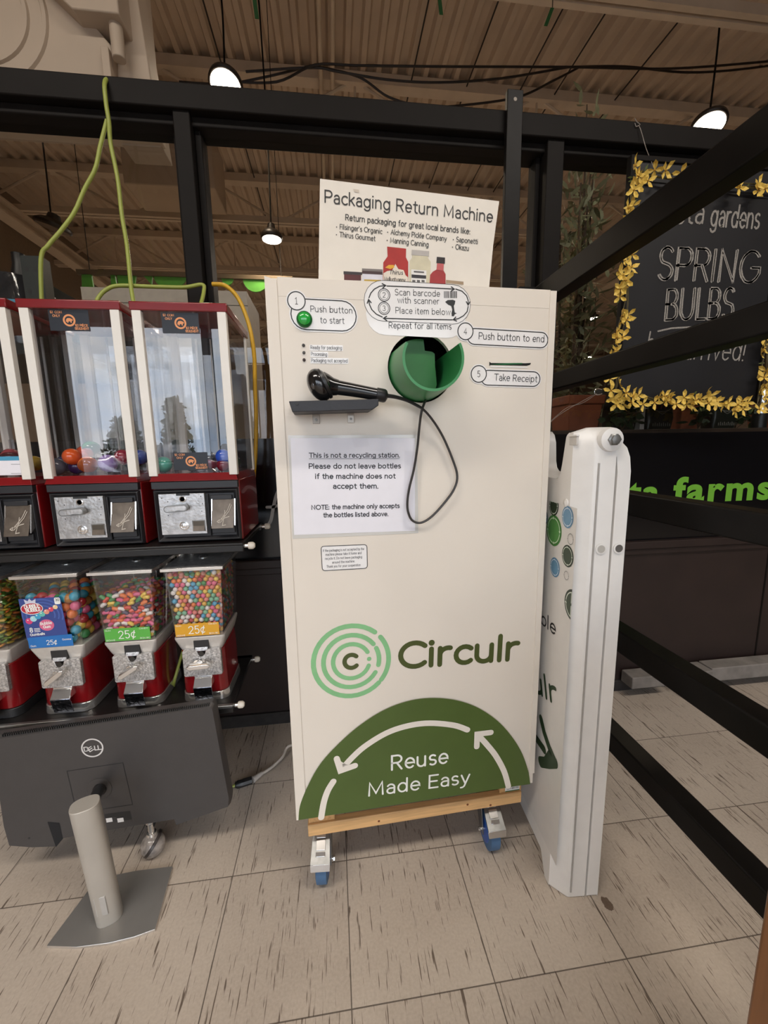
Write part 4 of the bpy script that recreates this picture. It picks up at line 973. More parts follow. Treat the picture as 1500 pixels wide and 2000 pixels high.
    s = M(); s.loft([[(cx0+.078, y-.0046, cz0+.006), (cx0+.111, y-.0046, cz0+.006), (cx0+.111, y-.0046, cz0+.036), (cx0+.078, y-.0046, cz0+.036)], [(cx0+.080, y-.0044, cz0+.008), (cx0+.109, y-.0044, cz0+.008), (cx0+.109, y-.0044, cz0+.034), (cx0+.080, y-.0044, cz0+.034)]], ZINC, cap=False)
    s.box((cx0+.080, y-.0044, cz0+.008), (cx0+.109, y-.0040, cz0+.034), pm('coin_return_dark', srgb(92, 84, 74), .4, .6)); s.loft([[(cx0+.080, y-.009, cz0+.008), (cx0+.109, y-.009, cz0+.008), (cx0+.109, y-.0045, cz0+.021), (cx0+.080, y-.0045, cz0+.021)], [(cx0+.080, y-.004, cz0+.007), (cx0+.109, y-.004, cz0+.007), (cx0+.109, y-.004, cz0+.021), (cx0+.080, y-.004, cz0+.021)]], DULLM); s.build('coin_return', cm_)
    # hinged delivery flap
    fx0, fx1, fz0, fz1 = X0+.147, X0+.204, VB+.038, VB+.114
    s = M(); s.loft([[(fx0, y-.018, fz0), (fx1, y-.018, fz0), (fx1, y-.016, fz0), (fx0, y-.016, fz0)], [(fx0+.003, y+.003, fz1), (fx1+.002, y+.003, fz1), (fx1+.002, y+.005, fz1), (fx0+.003, y+.005, fz1)]], DULLM)
    df = s.build('delivery_flap', t, bevel=.0006)
    for xa, xb in ((fx0-.001, fx0+.002), (fx1+.001, fx1+.004)):
        s = M(); s.loft([[(xa, y-.012, fz0+.006), (xb, y-.012, fz0+.006), (xb, y+.008, fz0+.02), (xa, y+.008, fz0+.02)], [(xa+.002, y+.000, fz1+.001), (xb+.002, y+.000, fz1+.001), (xb+.002, y+.008, fz1+.001), (xa+.002, y+.008, fz1+.001)]], CHROME); s.build('flap_guide', df)
    s = M(); g = lambda a, b: Vector((fx0+a*(fx1-fx0), y-.0192+.021*b+.0, fz0+b*(fz1-fz0)))
    for pl in ([(.45,.22),(.60,.42),(.62,.62)], [(.50,.30),(.80,.58),(.92,.80)], [(.42,.28),(.74,.62),(.86,.84)], [(.40,.20),(.62,.36),(.82,.40)], [(.44,.34),(.56,.30),(.50,.10),(.66,.12)], [(.26,.24),(.38,.30),(.36,.20),(.26,.24)]):
        ribbon(s, pl, .014, g, pm('scratch_light', srgb(190, 180, 166), .4), caps=False)
    s.build('engraving', df, smooth=False, fixn=False)
    # inside: centre tube and back board
    s = M()
    for dx, wd in ((.075, .005), (.118, .003), (.150, .006)):
        s.box((X0+dx, Y1-.03, zg), (X0+dx+wd, Y1-.026, zr-.01), pm('clear_strip', srgb(200, 198, 194), .3, var=.02))
    s.build('inner_rod', t)
    s = M(); s.lathe([(.018, 0), (.03, .002), (.03, .004), (.012, .012), (.012, .10)], (X0+CW_*.5, Y0+.12, zg-.004), (0, 0, 1), glass('clear_tube', (.86, .86, .88), 1.45, 1.3), n=16); s.build('chute_cone', t)
    for (xa, xb, za, zb) in stickers:
        s = M(); coin_sticker(s, xa, xb, za, zb, Y0+.0032); s.build('coin_sticker', t, smooth=False, fixn=False)['label'] = 'black sticker reading $2 COIN ONLY around a bear coin'
    if extra: extra(t)
    return t
VX = (-.971, -.722, -.473)
def stk(x0, y0, x1, y1): a = at(x0, y1, VY); b = at(x1, y0, VY); return (a.x, b.x, a.z, b.z)
def left_card(t):
    s = M(); fn = lambda h: (lambda a, b: Vector((a, VY+.003-h, b)))
    a = at(-60, 930, VY); b = at(46, 891, VY); fillp(s, [(a.x, a.z), (b.x, a.z), (b.x, b.z), (a.x, b.z)], fn(0), PAPER)
    c = at(46, 899, VY); fillp(s, [(a.x, c.z), (b.x, c.z), (b.x, b.z), (a.x, b.z)], fn(.0003), pm('teal_print', srgb(70, 150, 184), .4))
    for k, yy in enumerate((907, 925)):
        p = at(20, yy, VY); q = at(44, yy, VY); ribbon(s, [(p.x, p.z), (q.x, q.z)], .0004, fn(.0003), INK)
    s.build('price_card', t, smooth=False, fixn=False)['label'] = 'white price card with a teal band'
capsule_machine(VX[2], 'red capsule machine nearest the cream cabinet, with coin stickers at top and bottom', [stk(317, 611, 386, 650), stk(340, 883, 404, 919)])
capsule_machine(VX[1], 'middle red capsule machine holding orange and purple balls, one coin sticker at top', [stk(97, 605, 170, 645)])
capsule_machine(VX[0], 'leftmost red capsule machine, cut by the photo edge, with a white and teal price card', [], left_card)

# capsules lying in the trays: a coloured half under a clear half
CAPC = glass('clear_capsule', (.84, .84, .86), 1.5, 1.5)
def capsule(loc, r, col, cname, where, tilt, full=False):
    m = pm('capsule_'+cname.replace(' ', '_'), srgb(*col), .16, var=.03, coat=.6)
    rot = Matrix.Rotation(tilt[0], 3, 'X') @ Matrix.Rotation(tilt[1], 3, 'Y')
    t = thing('toy_capsule', (loc[0], loc[1], loc[2]-r), cname+' '+where, 'capsule', 'toy capsules in the vending machines')
    def dome(s, a0, a1, rr, mm):
        prof = [(rr*math.sin(math.radians(a0+(a1-a0)*i/8)), -rr*math.cos(math.radians(a0+(a1-a0)*i/8))) for i in range(9)]
        X_ = Matrix.Translation(loc) @ rot.to_4x4(); s.xf = X_; s.lathe(prof, (0, 0, 0), (0, 0, 1), mm, n=24)
    s = M(); dome(s, 0, 92 if not full else 180, r, m); s.build('base', t)
    if not full:
        s = M(); dome(s, 86, 180, r*.99, CAPC); s.build('cover', t)
        s = M(); s.xf = Matrix.Translation(loc) @ rot.to_4x4(); s.lathe([(r*1.0, -.0015), (r*1.03, -.001), (r*1.03, .001), (r*1.0, .0015)], (0, 0, 0), (0, 0, 1), m, n=24); s.build('rim', t)
def cp(x, y, Y, r, col, cname, where, tilt=(0, 0), full=False):
    p = at(x, y, Y); p.z = max(p.z, 1.073+r); capsule(p, r, col, cname, where, tilt, full)
q = VY+.045
cp(140, 892, q, .0215, (222, 92, 40), 'orange ball', 'lying highest at the front of the middle capsule machine', (.3, 0), True)
cp(172, 908, q-.012, .022, (224, 110, 34), 'orange and yellow ball', 'lying at front centre in the middle capsule machine', (2.2, .5))
cp(211, 905, q, .0235, (150, 118, 186), 'lilac capsule', 'under clear film in the middle capsule machine', (.2, .3), True)
cp(240, 893, q+.02, .021, (150, 40, 62), 'dark pink capsule', 'at the right post of the middle capsule machine', (0, 0), True)
cp(110, 912, q, .022, (84, 92, 108), 'grey blue capsule', 'in the front left corner of the middle capsule machine', (.5, 0), True)
cp(178, 878, q+.05, .023, (34, 128, 66), 'green capped capsule', 'on top of the pile in the middle capsule machine', (2.6, .6))
cp(165, 886, q+.045, .021, (206, 84, 52), 'red orange ball', 'behind the orange balls in the middle capsule machine', (0, 0), True)
cp(207, 892, q+.05, .022, (150, 146, 150), 'grey clear capsule', 'behind the lilac one in the middle capsule machine', (0, .4))
cp(128, 905, q+.06, .022, (58, 62, 110), 'navy blue capsule', 'at the back left in the middle capsule machine', (0, 0), True)
cp(150, 915, q+.03, .021, (74, 50, 100), 'dark purple capsule', 'beneath the orange balls in the middle capsule machine', (0, 0), True)
cp(320, 912, q-.005, .0215, (84, 176, 150), 'mint green capsule', 'in the front left corner of the right capsule machine', (.4, .1), True)
cp(436, 892, q-.01, .0205, (40, 86, 196), 'bright blue ball', 'at the right front post of the right capsule machine', (.3, 0), True)
cp(413, 900, q+.02, .022, (170, 96, 116), 'dusty pink capsule', 'beside the blue ball in the right capsule machine', (0, .3))
cp(436, 914, q-.015, .017, (120, 26, 48), 'maroon capsule', 'under the blue ball in the right capsule machine', (.2, 0), True)
cp(455, 905, q+.05, .022, (44, 92, 62), 'dark green capsule', 'by the right side pane of the right capsule machine', (0, 0), True)
cp(352, 898, q+.05, .02, (150, 80, 90), 'rosy brown capsule', 'behind the mint one in the right capsule machine', (0, .5))
cp(274, 893, q+.06, .021, (44, 76, 170), 'blue capsule', 'at the left side pane of the right capsule machine', (0, 0), True)
cp(375, 908, q+.03, .022, (104, 96, 92), 'grey capsule', 'hidden behind the lower sticker of the right capsule machine', (0, 0))
cp(22, 893, q, .022, (150, 70, 76), 'red clear capsule', 'above the white card in the leftmost capsule machine', (2.5, .3))
cp(68, 905, q+.03, .02, (170, 140, 40), 'mustard yellow capsule', 'at the right post of the leftmost capsule machine', (0, 0), True)
s = M(); pts = [at(205, 893, q-.02), at(222, 890, q-.02), at(248, 915, q-.025), at(245, 922, q-.03), at(205, 922, q-.03), at(178, 913, q-.03), at(180, 893, q-.03)]
fc = sum(pts, Vector())/len(pts); fc.y -= .006
s.add(pts+[fc], [(i, (i+1) % 7, 7) for i in range(7)], glass('clear_wrap', (.9, .88, .92), 1.5, 3.0, .15)); tag(s.build('plastic_wrap', smooth=True), 'crumpled clear plastic wrap over the lilac ball in the middle capsule machine', 'wrapper')

# ------------------------------------------------------------------- bulk candy machines on the lower tier
LIDM = pm('worn_chrome_lid', srgb(150, 148, 147), .36, .25, var=.35, scale=110)
HAMM = pm('hammered_zinc', srgb(192, 189, 186), .3, .6, var=.45, scale=240, bump=.6, bscale=260)
GW, GD = .151, .18
def rrect_ring(x0, x1, y0, y1, r, z, k=5):
    P = []
    for cx, cy, a in ((x1-r, y0+r, -90), (x1-r, y1-r, 0), (x0+r, y1-r, 90), (x0+r, y0+r, 180)):
        for i in range(k+1):
            t = math.radians(a+90*i/k); P.append((cx+r*math.cos(t), cy+r*math.sin(t), z))
    return P
def globe_ring(x0, z, ins=0.0):
    """inside outline of the tapering globe at height z"""
    t = (z-.612)/(.812-.612); e = .010*(1-t)
    return (x0+.002+e+ins, x0+GW-.002-e-ins, VY+.002+e*.6+ins, VY+GD-.004-e-ins)
def candy_machine(x0, label, card, knob):
    t = thing('candy_machine', (x0+GW/2, VY+GD/2, LB), label, 'candy machine', 'quarter candy machines on the lower tier')
    s = M(); s.loft([rrect_ring(x0-.004, x0+GW+.004, VY-.004, VY+GD+.002, .008, .810), rrect_ring(x0-.004, x0+GW+.004, VY-.004, VY+GD+.002, .008, .818), rrect_ring(x0+.012, x0+GW-.012, VY+.012, VY+GD-.014, .01, .8215)], LIDM)
    lid = s.build('lid', t, bevel=.0015)
    s = M(); s.box((x0-.0055, VY-.0065, .8095), (x0+GW+.0055, VY-.003, .8185), CHROME).box((x0+GW+.003, VY-.003, .8095), (x0+GW+.0055, VY+GD, .8185), CHROME); s.build('lid_edge', lid, bevel=.0008)
    s = M(); s.lathe([(.013, 0), (.013, .002), (.010, .004), (.007, .002), (0, .002)], (x0+GW*.52, VY+GD*.5, .8212), (0, 0, 1), CHROME, n=20); s.build('lid_lock', lid)
    gl = M()
    for sgn in range(4):
        xa0, xb0, ya0, yb0 = globe_ring(x0, .612); xa1, xb1, ya1, yb1 = globe_ring(x0, .811); th = .0025
        if sgn == 0: B = [(xa0, ya0), (xb0, ya0), (xb0, ya0+th), (xa0, ya0+th)]; T_ = [(xa1, ya1), (xb1, ya1), (xb1, ya1+th), (xa1, ya1+th)]
        if sgn == 1: B = [(xb0-th, ya0+th), (xb0, ya0+th), (xb0, yb0-th), (xb0-th, yb0-th)]; T_ = [(xb1-th, ya1+th), (xb1, ya1+th), (xb1, yb1-th), (xb1-th, yb1-th)]
        if sgn == 2: B = [(xa0, yb0-th), (xb0, yb0-th), (xb0, yb0), (xa0, yb0)]; T_ = [(xa1, yb1-th), (xb1, yb1-th), (xb1, yb1), (xa1, yb1)]
        if sgn == 3: B = [(xa0, ya0+th), (xa0+th, ya0+th), (xa0+th, yb0-th), (xa0, yb0-th)]; T_ = [(xa1, ya1+th), (xa1+th, ya1+th), (xa1+th, yb1-th), (xa1, yb1-th)]
        gl.loft([[(a, b, .612) for a, b in B], [(a, b, .811) for a, b in T_]], ACR)
    gl.build('globe', t, smooth=False)
    for ry, rx in ((.055, .030), (.055, .115)):
        s = M(); s.cyl((x0+rx*.5+.02 if rx < .05 else x0+.10, VY+GD-.03, .612), (x0+rx*.5+.02 if rx < .05 else x0+.10, VY+GD-.03, .81), .002, CHROME, n=8); s.build('rod', t)
    # chrome collar flaring up to the globe
    s = M(); a = globe_ring(x0, .612, -.004)
    s.loft([rrect_ring(x0+.022, x0+GW-.022, VY+.014, VY+GD-.02, .014, .568), rrect_ring(x0+.016, x0+GW-.016, VY+.012, VY+GD-.014, .012, .580), rrect_ring(*a, .008, .610), rrect_ring(*a, .008, .615)], pm('brushed_collar', srgb(212, 208, 202), .30, .4, var=.08, scale=50)); s.build('collar', t, bevel=.0008)
    s = M(); cx = x0+GW*.52
    s.box((cx-.020, VY+.004, .572), (cx+.020, VY+.016, .604), INK); s.loft([[(cx-.017, VY+.001, .574), (cx+.017, VY+.001, .574), (cx+.017, VY+.01, .574), (cx-.017, VY+.01, .574)], [(cx-.017, VY+.006, .590), (cx+.017, VY+.006, .590), (cx+.017, VY+.012, .590), (cx-.017, VY+.012, .590)]], HAMM); s.build('coin_wheel_window', t, bevel=.0006)
    s = M(); s.loft([rrect_ring(x0+.014, x0+GW-.014, VY+.010, VY+GD-.006, .026, .442, 7), rrect_ring(x0+.016, x0+GW-.016, VY+.010, VY+GD-.008, .024, .570, 7)], REDP); s.build('body', t, bevel=.002, angle=60)
    s = M(); s.loft([rrect_ring(x0+.010, x0+GW-.010, VY+.006, VY+GD-.002, .028, LB-.001, 7), rrect_ring(x0+.012, x0+GW-.012, VY+.008, VY+GD-.004, .027, .4415, 7)], CHROME if knob != 1 else BLACKP); s.build('base_ring', t, bevel=.0015)
    # coin plate with its notch, knob and chute flap
    px0, px1, pz0, pz1 = cx-.052, cx+.052, .499, .578
    s = M(); out = [(px0+.003, pz0), (px1-.003, pz0), (px1, pz0+.003), (px1, pz1-.004), (px1-.004, pz1), (cx+.016, pz1), (cx+.012, pz1-.004), (cx+.008, pz1-.016), (cx-.008, pz1-.016), (cx-.012, pz1-.004), (cx-.016, pz1), (px0+.004, pz1), (px0, pz1-.004), (px0, pz0+.003)]
    s.prism(out, lambda a, b, h: Vector((a, VY+.012-h, b)), 0, .012, HAMM); pl = s.build('coin_plate', t, bevel=.0012)
    s = M(); s.cyl((cx, VY+.012, pz1-.012), (cx, VY-.002, pz1-.012), .0075, pm('dark_steel', srgb(72, 70, 68), .35, .8), n=16); s.build('coin_slot', pl)
    kc = Vector((cx-.004, VY, .540)); s = M()
    s.cyl(kc+Vector((.004, .002, .004)), kc+Vector((.002, -.016, .004)), .0105, CHROME, n=18)
    R_ = Matrix.Rotation(knob if knob > 2 else math.radians((-38, -6)[0] if knob == 0 else -32), 3, 'Y') if knob != 3 else Matrix.Rotation(math.radians(-2), 3, 'Y')
    def kp(a, d, b): return kc + R_ @ Vector((a, d, b))
    s.loft([[kp(-.033, -.014, 0), kp(-.024, -.014, -.009), kp(.024, -.014, -.009), kp(.033, -.014, 0), kp(.024, -.014, .009), kp(-.024, -.014, .009)],
            [kp(-.033, -.026, 0), kp(-.024, -.028, -.007), kp(.024, -.028, -.007), kp(.033, -.026, 0), kp(.024, -.028, .005), kp(-.024, -.028, .005)]], CHROME)
    s.loft([[kp(-.012, -.006, -.008), kp(.012, -.006, -.008), kp(.012, -.006, .012), kp(-.012, -.006, .012)], [kp(-.020, -.020, -.007), kp(.020, -.020, -.007), kp(.020, -.020, .006), kp(-.020, -.020, .006)]], CHROME)
    s.build('turn_knob', pl, bevel=.0012)
    s = M(); s.box((cx-.024, VY-.002, .492), (cx+.024, VY+.012, .500), CHROME); s.loft([[(cx-.025, VY-.018, .474), (cx+.025, VY-.018, .474), (cx+.025, VY+.010, .474), (cx-.025, VY+.010, .474)], [(cx-.023, VY-.004, .496), (cx+.023, VY-.004, .496), (cx+.023, VY+.010, .496), (cx-.023, VY+.010, .496)]], CHROME)
    s.loft([[(cx-.024, VY-.010, .430), (cx+.024, VY-.010, .430), (cx+.024, VY-.006, .430), (cx-.024, VY-.006, .430)], [(cx-.025, VY-.019, .474), (cx+.025, VY-.019, .474), (cx+.025, VY-.014, .474), (cx-.025, VY-.014, .474)]], pm('embossed_chrome', srgb(150, 156, 172), .2, 1.0, var=.5, scale=70, bump=.7, bscale=110)); s.build('chute_flap', t, bevel=.001)
    # price card on the front of the globe
    if card: card(t, x0)
    return t
def strip_card(col, name):
    def f(t, x0):
        s = M(); fn = lambda h: (lambda a, b: Vector((a, VY+.0085-.006*(b-.612)/.2-h-.004, b)))
        m = pm('strip_'+name, srgb(*col), .45, var=.03); a, b = x0+.014, x0+GW-.020
        fillp(s, [(a, .619), (b, .619), (b, .656), (a, .656)], fn(.0004), m)
        letter(s, '25¢', (a+.036, .6265), (b-.038, .6265), .0215, fn(.0008), MATS['white_print'], .11)
        for tx, xx, zz, ww in (('GUM', a+.003, .6495, .014), ('CANDY', b-.027, .6500, .022), ('GOMME', a+.003, .621, .022), ('BON BC', b-.027, .622, .024)): letter(s, tx, (xx, zz), (xx+ww, zz), .0038, fn(.0008), MATS['white_print'], .16)
        o = s.build('price_strip', t, smooth=False, fixn=False); o['label'] = name+' strip reading 25¢'
    return f
def box_card(t, x0):
    fn = lambda h: (lambda a, b: Vector((a, VY+.0035-.006*(b-.612)/.2-h, b)))
    a, b, z0, z1 = x0+.008, x0+.117, .616, .756
    s = M(); w_ = b-a; H_ = z1-z0
    q = lambda u, v_: (a+u*w_, z0+v_*H_)
    P_ = lambda col: pm('card_%02x%02x%02x' % col, srgb(*col), .42, var=.03)
    fillp(s, [q(0, .17), q(.93, .20), q(.90, 1), q(-.02, 1)], fn(.0004), P_((56, 74, 140)))
    for r in (.30, .40, .50): ribbon(s, [q(.45+r*math.cos(u)*.9, .66+r*math.sin(u)*.62) for u in [i*.2 for i in range(-2, 18)] if -.0 < .45+r*math.cos(u)*.9 < .9 and .2 < .66+r*math.sin(u)*.62 < .98], .0016, fn(.0006), P_((74, 100, 172)), caps=False)
    fillp(s, [q(.02, 0), q(1.02, 0), q(1.02, .24), q(.02, .22)], fn(.0008), P_((38, 112, 184)))
    ew = [q(.24+.23*math.cos(i*PI/14), .80+.105*math.sin(i*PI/14)) for i in range(28)]; fillp(s, [q(.24+.245*math.cos(i*PI/14), .80+.118*math.sin(i*PI/14)) for i in range(28)], fn(.001), MATS['white_print']); fillp(s, ew, fn(.0012), P_((186, 40, 58)))
    fillp(s, [q(.12, .90), q(.10, .99), q(.18, .95), q(.22, 1.0), q(.27, .95), q(.36, .99), q(.34, .90)], fn(.0011), P_((206, 206, 220)))
    letter(s, 'DUBBLE', q(.09, .81), q(.41, .825), H_*.062, fn(.0014), MATS['white_print'], .24); letter(s, 'BUBBLE', q(.11, .735), q(.43, .75), H_*.062, fn(.0014), MATS['white_print'], .24)
    fillp(s, rrect([q(.76, .86), q(.89, .86), q(.89, .99), q(.76, .99)], .004), fn(.001), MATS['white_print']); letter(s, '30', q(.785, .925), q(.87, .925), H_*.045, fn(.0012), INK, .18)
    for k, col in enumerate(((216, 70, 122), (170, 218, 226), (66, 164, 204), (104, 190, 178), (226, 150, 128), (214, 72, 100), (234, 202, 152))):
        c = q(.13+.105*k, .555+.042*k); disc(s, c, .0085-.0004*k, fn(.001+.0001*k), P_(col), 20); disc(s, (c[0]-.002, c[1]+.003), .0016, fn(.0018), MATS['white_print'], 10)
    fillp(s, [q(.50+.165*math.cos(i*PI/14), .455+.115*math.sin(i*PI/14)) for i in range(28)], fn(.001), P_((214, 104, 140))); letter(s, 'Bubble', q(.37, .465), q(.62, .475), H_*.052, fn(.0014), MATS['white_print'], .2); letter(s, 'Gum', q(.42, .395), q(.58, .40), H_*.052, fn(.0014), MATS['white_print'], .2)
    letter(s, '8', q(.11, .33), q(.17, .33), H_*.085, fn(.001), MATS['white_print'], .18)
    for k in range(3): ribbon(s, [q(.21, .395-.03*k), q(.33, .398-.03*k)], .0009, fn(.001), MATS['white_print'])
    letter(s, 'Gumballs', q(.10, .255), q(.42, .265), H_*.045, fn(.001), MATS['white_print'], .2)
    letter(s, '25¢', q(.43, .055), q(.66, .055), H_*.09, fn(.0012), MATS['white_print'], .12); letter(s, 'Gum', q(.06, .03), q(.18, .03), H_*.035, fn(.0012), MATS['white_print'], .14); letter(s, 'Gomme', q(.79, .125), q(.99, .125), H_*.035, fn(.0012), MATS['white_print'], .14)
    o = s.build('flavour_card', t, smooth=False, fixn=False); o['label'] = 'blue gumball card with a red oval and 25¢'
GX = (-1.016, -.832, -.647, -.465)
candy_machine(GX[3], 'red candy machine nearest the cream cabinet, full of small gumballs, orange price strip', strip_card((222, 164, 44), 'orange'), 3)
candy_machine(GX[2], 'red candy machine of jelly beans with a green price strip', strip_card((92, 176, 72), 'green'), 2)
candy_machine(GX[1], 'red candy machine of large gumballs with a blue flavour card', box_card, 0)
candy_machine(GX[0], 'leftmost red candy machine, mostly outside the photo, filled with candy tablets', None, 1)

# candies: one object each (shared mesh per colour)
def candy_mesh(name, kind, r, m):
    s = M()
    if kind == 'ball': s.ball((0, 0, 0), r, m, n=14, k=9)
    elif kind == 'bean':
        s.tube([(-r*.95, 0, 0), (-r*.55, 0, .12*r), (0, 0, .22*r), (r*.55, 0, .12*r), (r*.95, 0, 0)], lambda t: r*.56*math.sqrt(max(.05, 1-(2*t-1)**4)), m, n=10, smooth=3)
    else:
        s.loft([rrect_ring(-r*.8, r*.8, -r*.5, r*.5, r*.3, -r*.28, 3), rrect_ring(-r, r, -r*.68, r*.68, r*.35, 0, 3), rrect_ring(-r*.8, r*.8, -r*.5, r*.5, r*.3, r*.28, 3)], m)
    me = bpy.data.meshes.new(name); me.from_pydata([tuple(p) for p in s.v], [], s.f); me.materials.append(m)
    me.polygons.foreach_set('use_smooth', [True]*len(me.polygons)); me.update(); return me
def candy(name, me, loc, rot, label, cat, group):
    o = bpy.data.objects.new(name, me); C.objects.link(o); o.location = loc
    o.rotation_euler = rot; return tag(o, label, cat, group)
def palette(kind, r, cols):
    return [(n, candy_mesh(kind[0]+'_'+n.replace(' ', '_'), kind[1], r, pm('candy_'+n.replace(' ', '_'), srgb(*c), .22, var=.05, scale=300, coat=.4))) for n, c in cols]
def pack(x0, r, ztop, layers=1, slope=0.0, dx=1.0, dz=1.0):
    """positions just inside the front pane, right pane and over the top of the heap"""
    F, S, IN = [], [], []
    dz_ = r*1.74*dz; z = .617+r; row = 0
    while z < ztop:
        xa, xb, ya, yb = globe_ring(x0, z, .0035+r)
        off = (row % 2)*r
        x = xa+off
        while x <= xb:
            F.append((x, ya, z)); 
            IN.append((x, ya+1.8*r, z+.3*r)); x += 2.04*r*dx
        y = ya+off+1.9*r
        while y <= yb:
            S.append((xb, y, z)); IN.append((xb-1.85*r, y, z+.2*r)); y += 2.04*r*dx
        z += dz_; row += 1
    xa, xb, ya, yb = globe_ring(x0, ztop, .0035+r); top = []
    y = ya; rw = 0
    while y <= yb:
        x = xa+(rw % 2)*r
        while x <= xb: top.append((x, y, ztop+.25*r+slope*(y-ya)-rnd.random()*r*.5)); x += 2.1*r*dx
        y += 1.85*r; rw += 1
    return F, S, top, IN
def jit(p, j): return (p[0]+rnd.uniform(-j, 0), p[1]+rnd.uniform(0, j), p[2]+rnd.uniform(-j, j))
def scatter(kindname, pal, x0, r, ztop, labelf, cat, group, limit, jitter, spin, stuffname, stufflabel, dx=1.0, dz=1.0, slope=0.0):
    F, S, top, IN = pack(x0, r, ztop, slope=slope, dx=dx, dz=dz)
    rnd.shuffle(top)
    vis = F + top[:max(0, limit-len(F)-len(S))] + S; used = vis[:limit]; rest = vis[limit:] + IN + top[max(0, limit-len(F)-len(S)):]
    for p in used:
        n, me = rnd.choice(pal); q_ = jit(p, jitter)
        rot = (rnd.uniform(-.35, .35), rnd.uniform(-.8, .8), rnd.uniform(-.3, .3)) if spin else (0, 0, 0)
        if p in S and spin: rot = (rot[1], rot[0], PI/2+rot[2])
        candy(kindname, me, q_, rot, labelf % n, cat, group)
    # the body of the heap behind the visible ones
    s = M(); mats = [me.materials[0] for n, me in pal]; src = [me for n, me in pal]
    for p in rest:
        k = rnd.randrange(len(pal)); me = src[k]; R_ = Matrix.Rotation(rnd.uniform(0, 6), 4, 'Z') if spin else Matrix.Identity(4)
        s.add([v.co for v in me.vertices], [tuple(f.vertices) for f in me.polygons], mats[k], Matrix.Translation(p) @ R_)
    for k in range(int(110)):
        xa, xb, ya, yb = globe_ring(x0, .66, .005+r*3.2); kk = rnd.randrange(len(pal)); me = src[kk]
        s.add([v.co for v in me.vertices], [tuple(f.vertices) for f in me.polygons], mats[kk], Matrix.Translation((rnd.uniform(xa, xb), rnd.uniform(ya, yb), ztop-r*.6-rnd.random()*.02)))
    o = s.build(stuffname); tag(o, stufflabel, cat, None, 'stuff')
gum = palette(('gumball', 'ball'), .0068, [('yellow', (236, 200, 84)), ('coral pink', (226, 128, 116)), ('orange', (232, 124, 58)), ('sky blue', (78, 164, 200)), ('green', (64, 142, 80)), ('red', (176, 44, 46)), ('mint', (122, 184, 148)), ('white', (232, 226, 218)), ('bright pink', (226, 102, 138)), ('gold', (222, 172, 62)), ('salmon', (232, 150, 130))])
scatter('gumball', gum, GX[3], .0068, .795, 'small %s gumball in the candy machine with the orange strip', 'gumball', 'small gumballs', 300, .0012, False, 'gumballs', 'mass of small mixed gumballs filling the machine with the orange strip')
bean = palette(('jelly_bean', 'bean'), .0098, [('pink', (222, 100, 140)), ('orange', (230, 100, 48)), ('white', (226, 216, 206)), ('yellow', (236, 174, 60)), ('dark purple', (66, 54, 84)), ('green', (86, 150, 72)), ('red orange', (214, 74, 54)), ('rose', (212, 120, 128))])
scatter('jelly_bean', bean, GX[2], .0074, .742, '%s jelly bean in the candy machine with the green strip', 'jelly bean', 'jelly beans', 270, .003, True, 'jelly_beans', 'mass of mixed jelly beans filling the machine with the green strip', dx=1.12, dz=.92)
big = palette(('large_gumball', 'ball'), .0128, [('turquoise', (58, 160, 186)), ('red', (190, 58, 44)), ('amber', (184, 124, 52)), ('green', (52, 124, 62)), ('yellow', (190, 164, 54)), ('pink', (226, 136, 132)), ('orange', (206, 104, 56))])
scatter('large_gumball', big, GX[1], .0128, .748, 'large %s gumball in the candy machine with the blue card', 'gumball', 'large gumballs', 120, .002, False, 'large_gumballs', 'mass of large gumballs deep inside the machine with the blue card')
tab = palette(('candy_tablet', 'tab'), .0095, [('lime green', (130, 160, 48)), ('orange', (206, 100, 42)), ('olive yellow', (186, 160, 52)), ('leaf green', (84, 126, 46)), ('amber', (196, 124, 48))])
scatter('candy_tablet', tab, GX[0], .0078, .765, '%s candy tablet in the leftmost candy machine', 'candy', 'candy tablets', 260, .003, True, 'candy_tablets', 'mass of candy tablets filling the leftmost candy machine', dz=.85)

# =================================================================== MONITOR SEEN FROM BEHIND
MYP = 1.03
mon = thing('monitor', (-.585, .93, 0), 'dark grey computer monitor seen from behind on a silver stand, below the candy machines', 'monitor')
MB_ = pm('monitor_back_plastic', srgb(66, 63, 62), .42, var=.04, bump=.08, bscale=300)
out = [(-22, 1443), (412, 1376.5), (417, 1380), (450, 1560), (448.5, 1576), (346, 1612.5), (341.5, 1601), (204, 1624), (122, 1638.5), (109, 1655), (60, 1657), (15, 1653.5), (4, 1615)]
o2 = []
for q in out: p = at(*q, MYP); o2.append((p.x, p.z))
cx_ = sum(p[0] for p in o2)/len(o2); cz_ = sum(p[1] for p in o2)/len(o2)
s = M(); n = len(o2)
inner = [(cx_+(a-cx_)*.985, cz_+(b-cz_)*.975) for a, b in o2]
r0 = [Vector((a, MYP, b)) for a, b in inner]; r1 = [Vector((a, MYP+.012, b)) for a, b in o2]; r2 = [Vector((a, MYP+.030, b)) for a, b in o2]
s.loft([r0, r1, r2], MB_, cap=False)
tri = geometry.tessellate_polygon([[Vector((p.x, p.z, 0)) for p in r0]]); s.add(r0, [tuple(t) for t in tri], MB_); s.add(r2, [tuple(t) for t in tri], pm('screen_black', srgb(12, 12, 14), .12))
bk = s.build('back_cover', mon, bevel=.002, angle=25)
